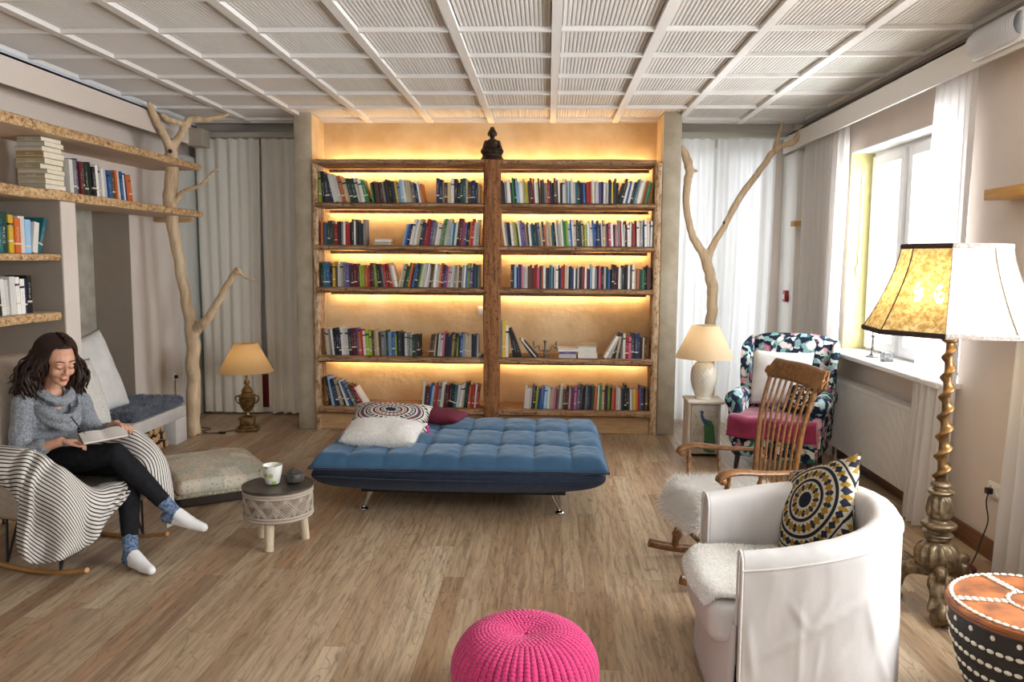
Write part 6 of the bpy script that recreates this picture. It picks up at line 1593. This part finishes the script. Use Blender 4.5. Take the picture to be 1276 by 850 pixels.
mb.build('top_grille', RADW, rd, smooth=False)
for y in (-.7, .7): MB().tube([(0, y, 0), (0, y, .14)], .011, 10).build('pipe', RADW, rd)
ch = thing('candlestick', 'silver candlestick on the window sill beside the tall lamp shade', 'candlestick', (2.6, 6.5, .9625))
MB().lathe([(.05, 0), (.05, .006), (.03, .014), (.012, .03), (.009, .05), (.014, .065), (.008, .08), (.007, .15), (.012, .16), (.02, .168), (.018, .175)], 20).build('stem', SILV, ch); MB().lathe([(.011, .17), (.011, .215), (.003, .218)], 12).build('candle', mat('grey wax', 'b9b4ac', rough=.5), ch)
gl = thing('tealight_glass', 'small square glass tealight holder on the window sill', 'candle holder', (2.59, 6.2, .9625))
GL2 = mat('thick glass', 'eef2f2', rough=.05, Transmission_Weight=.85, IOR=1.45)
MB().box(-.035, .035, -.035, -.029, 0, .075).box(-.035, .035, .029, .035, 0, .075).box(-.035, -.029, -.029, .029, 0, .075).box(.029, .035, -.029, .029, 0, .075).box(-.029, .029, -.029, .029, 0, .02).build('glass', GL2, gl, smooth=False); MB().lathe([(.019, .021), (.019, .035), (.003, .036)], 16).build('tealight', WHITE, gl)
LW = mat('light beech wood', 'c79a56', 'b98a48', 8, .5, stretch=(6, .6, 6))
t = thing('wall_shelf', 'light wooden wall shelf cut off by the right picture edge above the lamp shade', 'shelf', (2.6, 4.3, 2.065)); MB().rbox(-.15, -.001, -.005, .4, 0, .06, .004).build('board', LW, t)
t = thing('wall_bracket', 'short wooden block on the wall behind the far window curtain', 'bracket', (2.6, 8.27, 2.07)); MB().rbox(-.15, -.001, -.06, .06, 0, .055, .004).build('block', LW, t)
bh = thing('bulkhead_light', 'white emergency light with ribbed cover on the pelmet in the upper right corner', 'light', (2.428, 4.58, 2.935))
MB().rbox(-.03, 0, -.25, .25, -.085, .085, .015).build('housing', PVC, bh)
RIBP = mat('ribbed clear plastic', 'dfe0e4', rough=.12, Transmission_Weight=.35, IOR=1.4)
def cov(u, v):
    a = -PI / 2 + PI * u; y = -.235 + .47 * v; k = 1 - .25 * abs(2 * v - 1) ** 6; return (-.028 - .06 * math.cos(a) * k - .002 * math.sin(v * 150), y, .078 * math.sin(a) * k)
MB().grid(cov, 20, 120).build('cover', RIBP, bh, fix=False)
fb = thing('fire_call_box', 'small red fire call box near the right edge of the bright back curtains', 'alarm', (2.501, 8.5, 1.36))
struct(MB().rbox(2.5, XR, 8.32, 8.84, 0, 2.83, .01).build('trim_19', mat('off-white casing', 'dedbd6', rough=.55)))
MB().rbox(-.04, 0, -.045, .045, -.06, .06, .006).build('case', mat('signal red', '9c1620', rough=.4), fb); MB().rbox(-.044, -.038, -.025, .025, -.03, .02, .003).build('panel', WHITE, fb)
# ------------------------------------------------------------------ camera and light
cam = bpy.data.cameras.new('camera'); co = link(bpy.data.objects.new('camera', cam)); sc.camera = co
cam.sensor_width = 36; cam.lens = 36 * 1001.65 / 1276; cam.clip_start = .05; cam.clip_end = 200
p_, y_, r_ = .0998, .0433, .0075
fwd = V((-math.sin(y_) * math.cos(p_), math.cos(y_) * math.cos(p_), -math.sin(p_)))
rt = V((math.cos(y_), math.sin(y_), 0)); upv = rt.cross(fwd)
# roll
cr, sr = math.cos(r_), math.sin(r_); rt2 = rt * cr + upv * sr; up2 = upv * cr - rt * sr
co.matrix_world = Matrix(((rt2.x, up2.x, -fwd.x, 0), (rt2.y, up2.y, -fwd.y, 0), (rt2.z, up2.z, -fwd.z, 1.708), (0, 0, 0, 1)))

w = bpy.data.worlds.new('sky'); sc.world = w; w.use_nodes = True
bg = w.node_tree.nodes['Background']; bg.inputs[0].default_value = (.86, .93, 1, 1); bg.inputs[1].default_value = 2.0

def win_light(name, loc, rot, sx, sy, power, col=(.93, .96, 1)):
    l = bpy.data.lights.new(name, 'AREA'); l.shape = 'RECTANGLE'; l.size = sx; l.size_y = sy; l.energy = power; l.color = col
    o = link(bpy.data.objects.new(name, l)); o.location = loc; o.rotation_euler = rot; return o
for i, (a, b, z0, z1) in enumerate(WIN):
    win_light('window_daylight', (XR + .62, (a + b) / 2, (z0 + z1) / 2 + .1), (0, math.radians(90 + 0), 0), 1.9, b - a, (45, 330, 210)[i])
win_light('garden_daylight', (1.85, YB + .5, 1.6), (math.radians(-90), 0, 0), 1.0, 2.7, 22)
win_light('added_rear_fill', (-.5, YN - .5, 1.85), (math.radians(90), 0, 0), 4.2, 1.85, 22)  # added fill behind the camera to brighten the room
sc.view_settings.view_transform = 'Standard'; sc.view_settings.look = 'None'; sc.view_settings.gamma = 1; sc.view_settings.exposure = .3; sc.view_settings.use_curve_mapping = False
sc.cycles.use_denoising = True; sc.cycles.max_bounces = 8; sc.cycles.diffuse_bounces = 5; sc.cycles.transparent_max_bounces = 12; sc.cycles.sample_clamp_indirect = 6
sc.cycles.caustics_reflective = False; sc.cycles.caustics_refractive = False
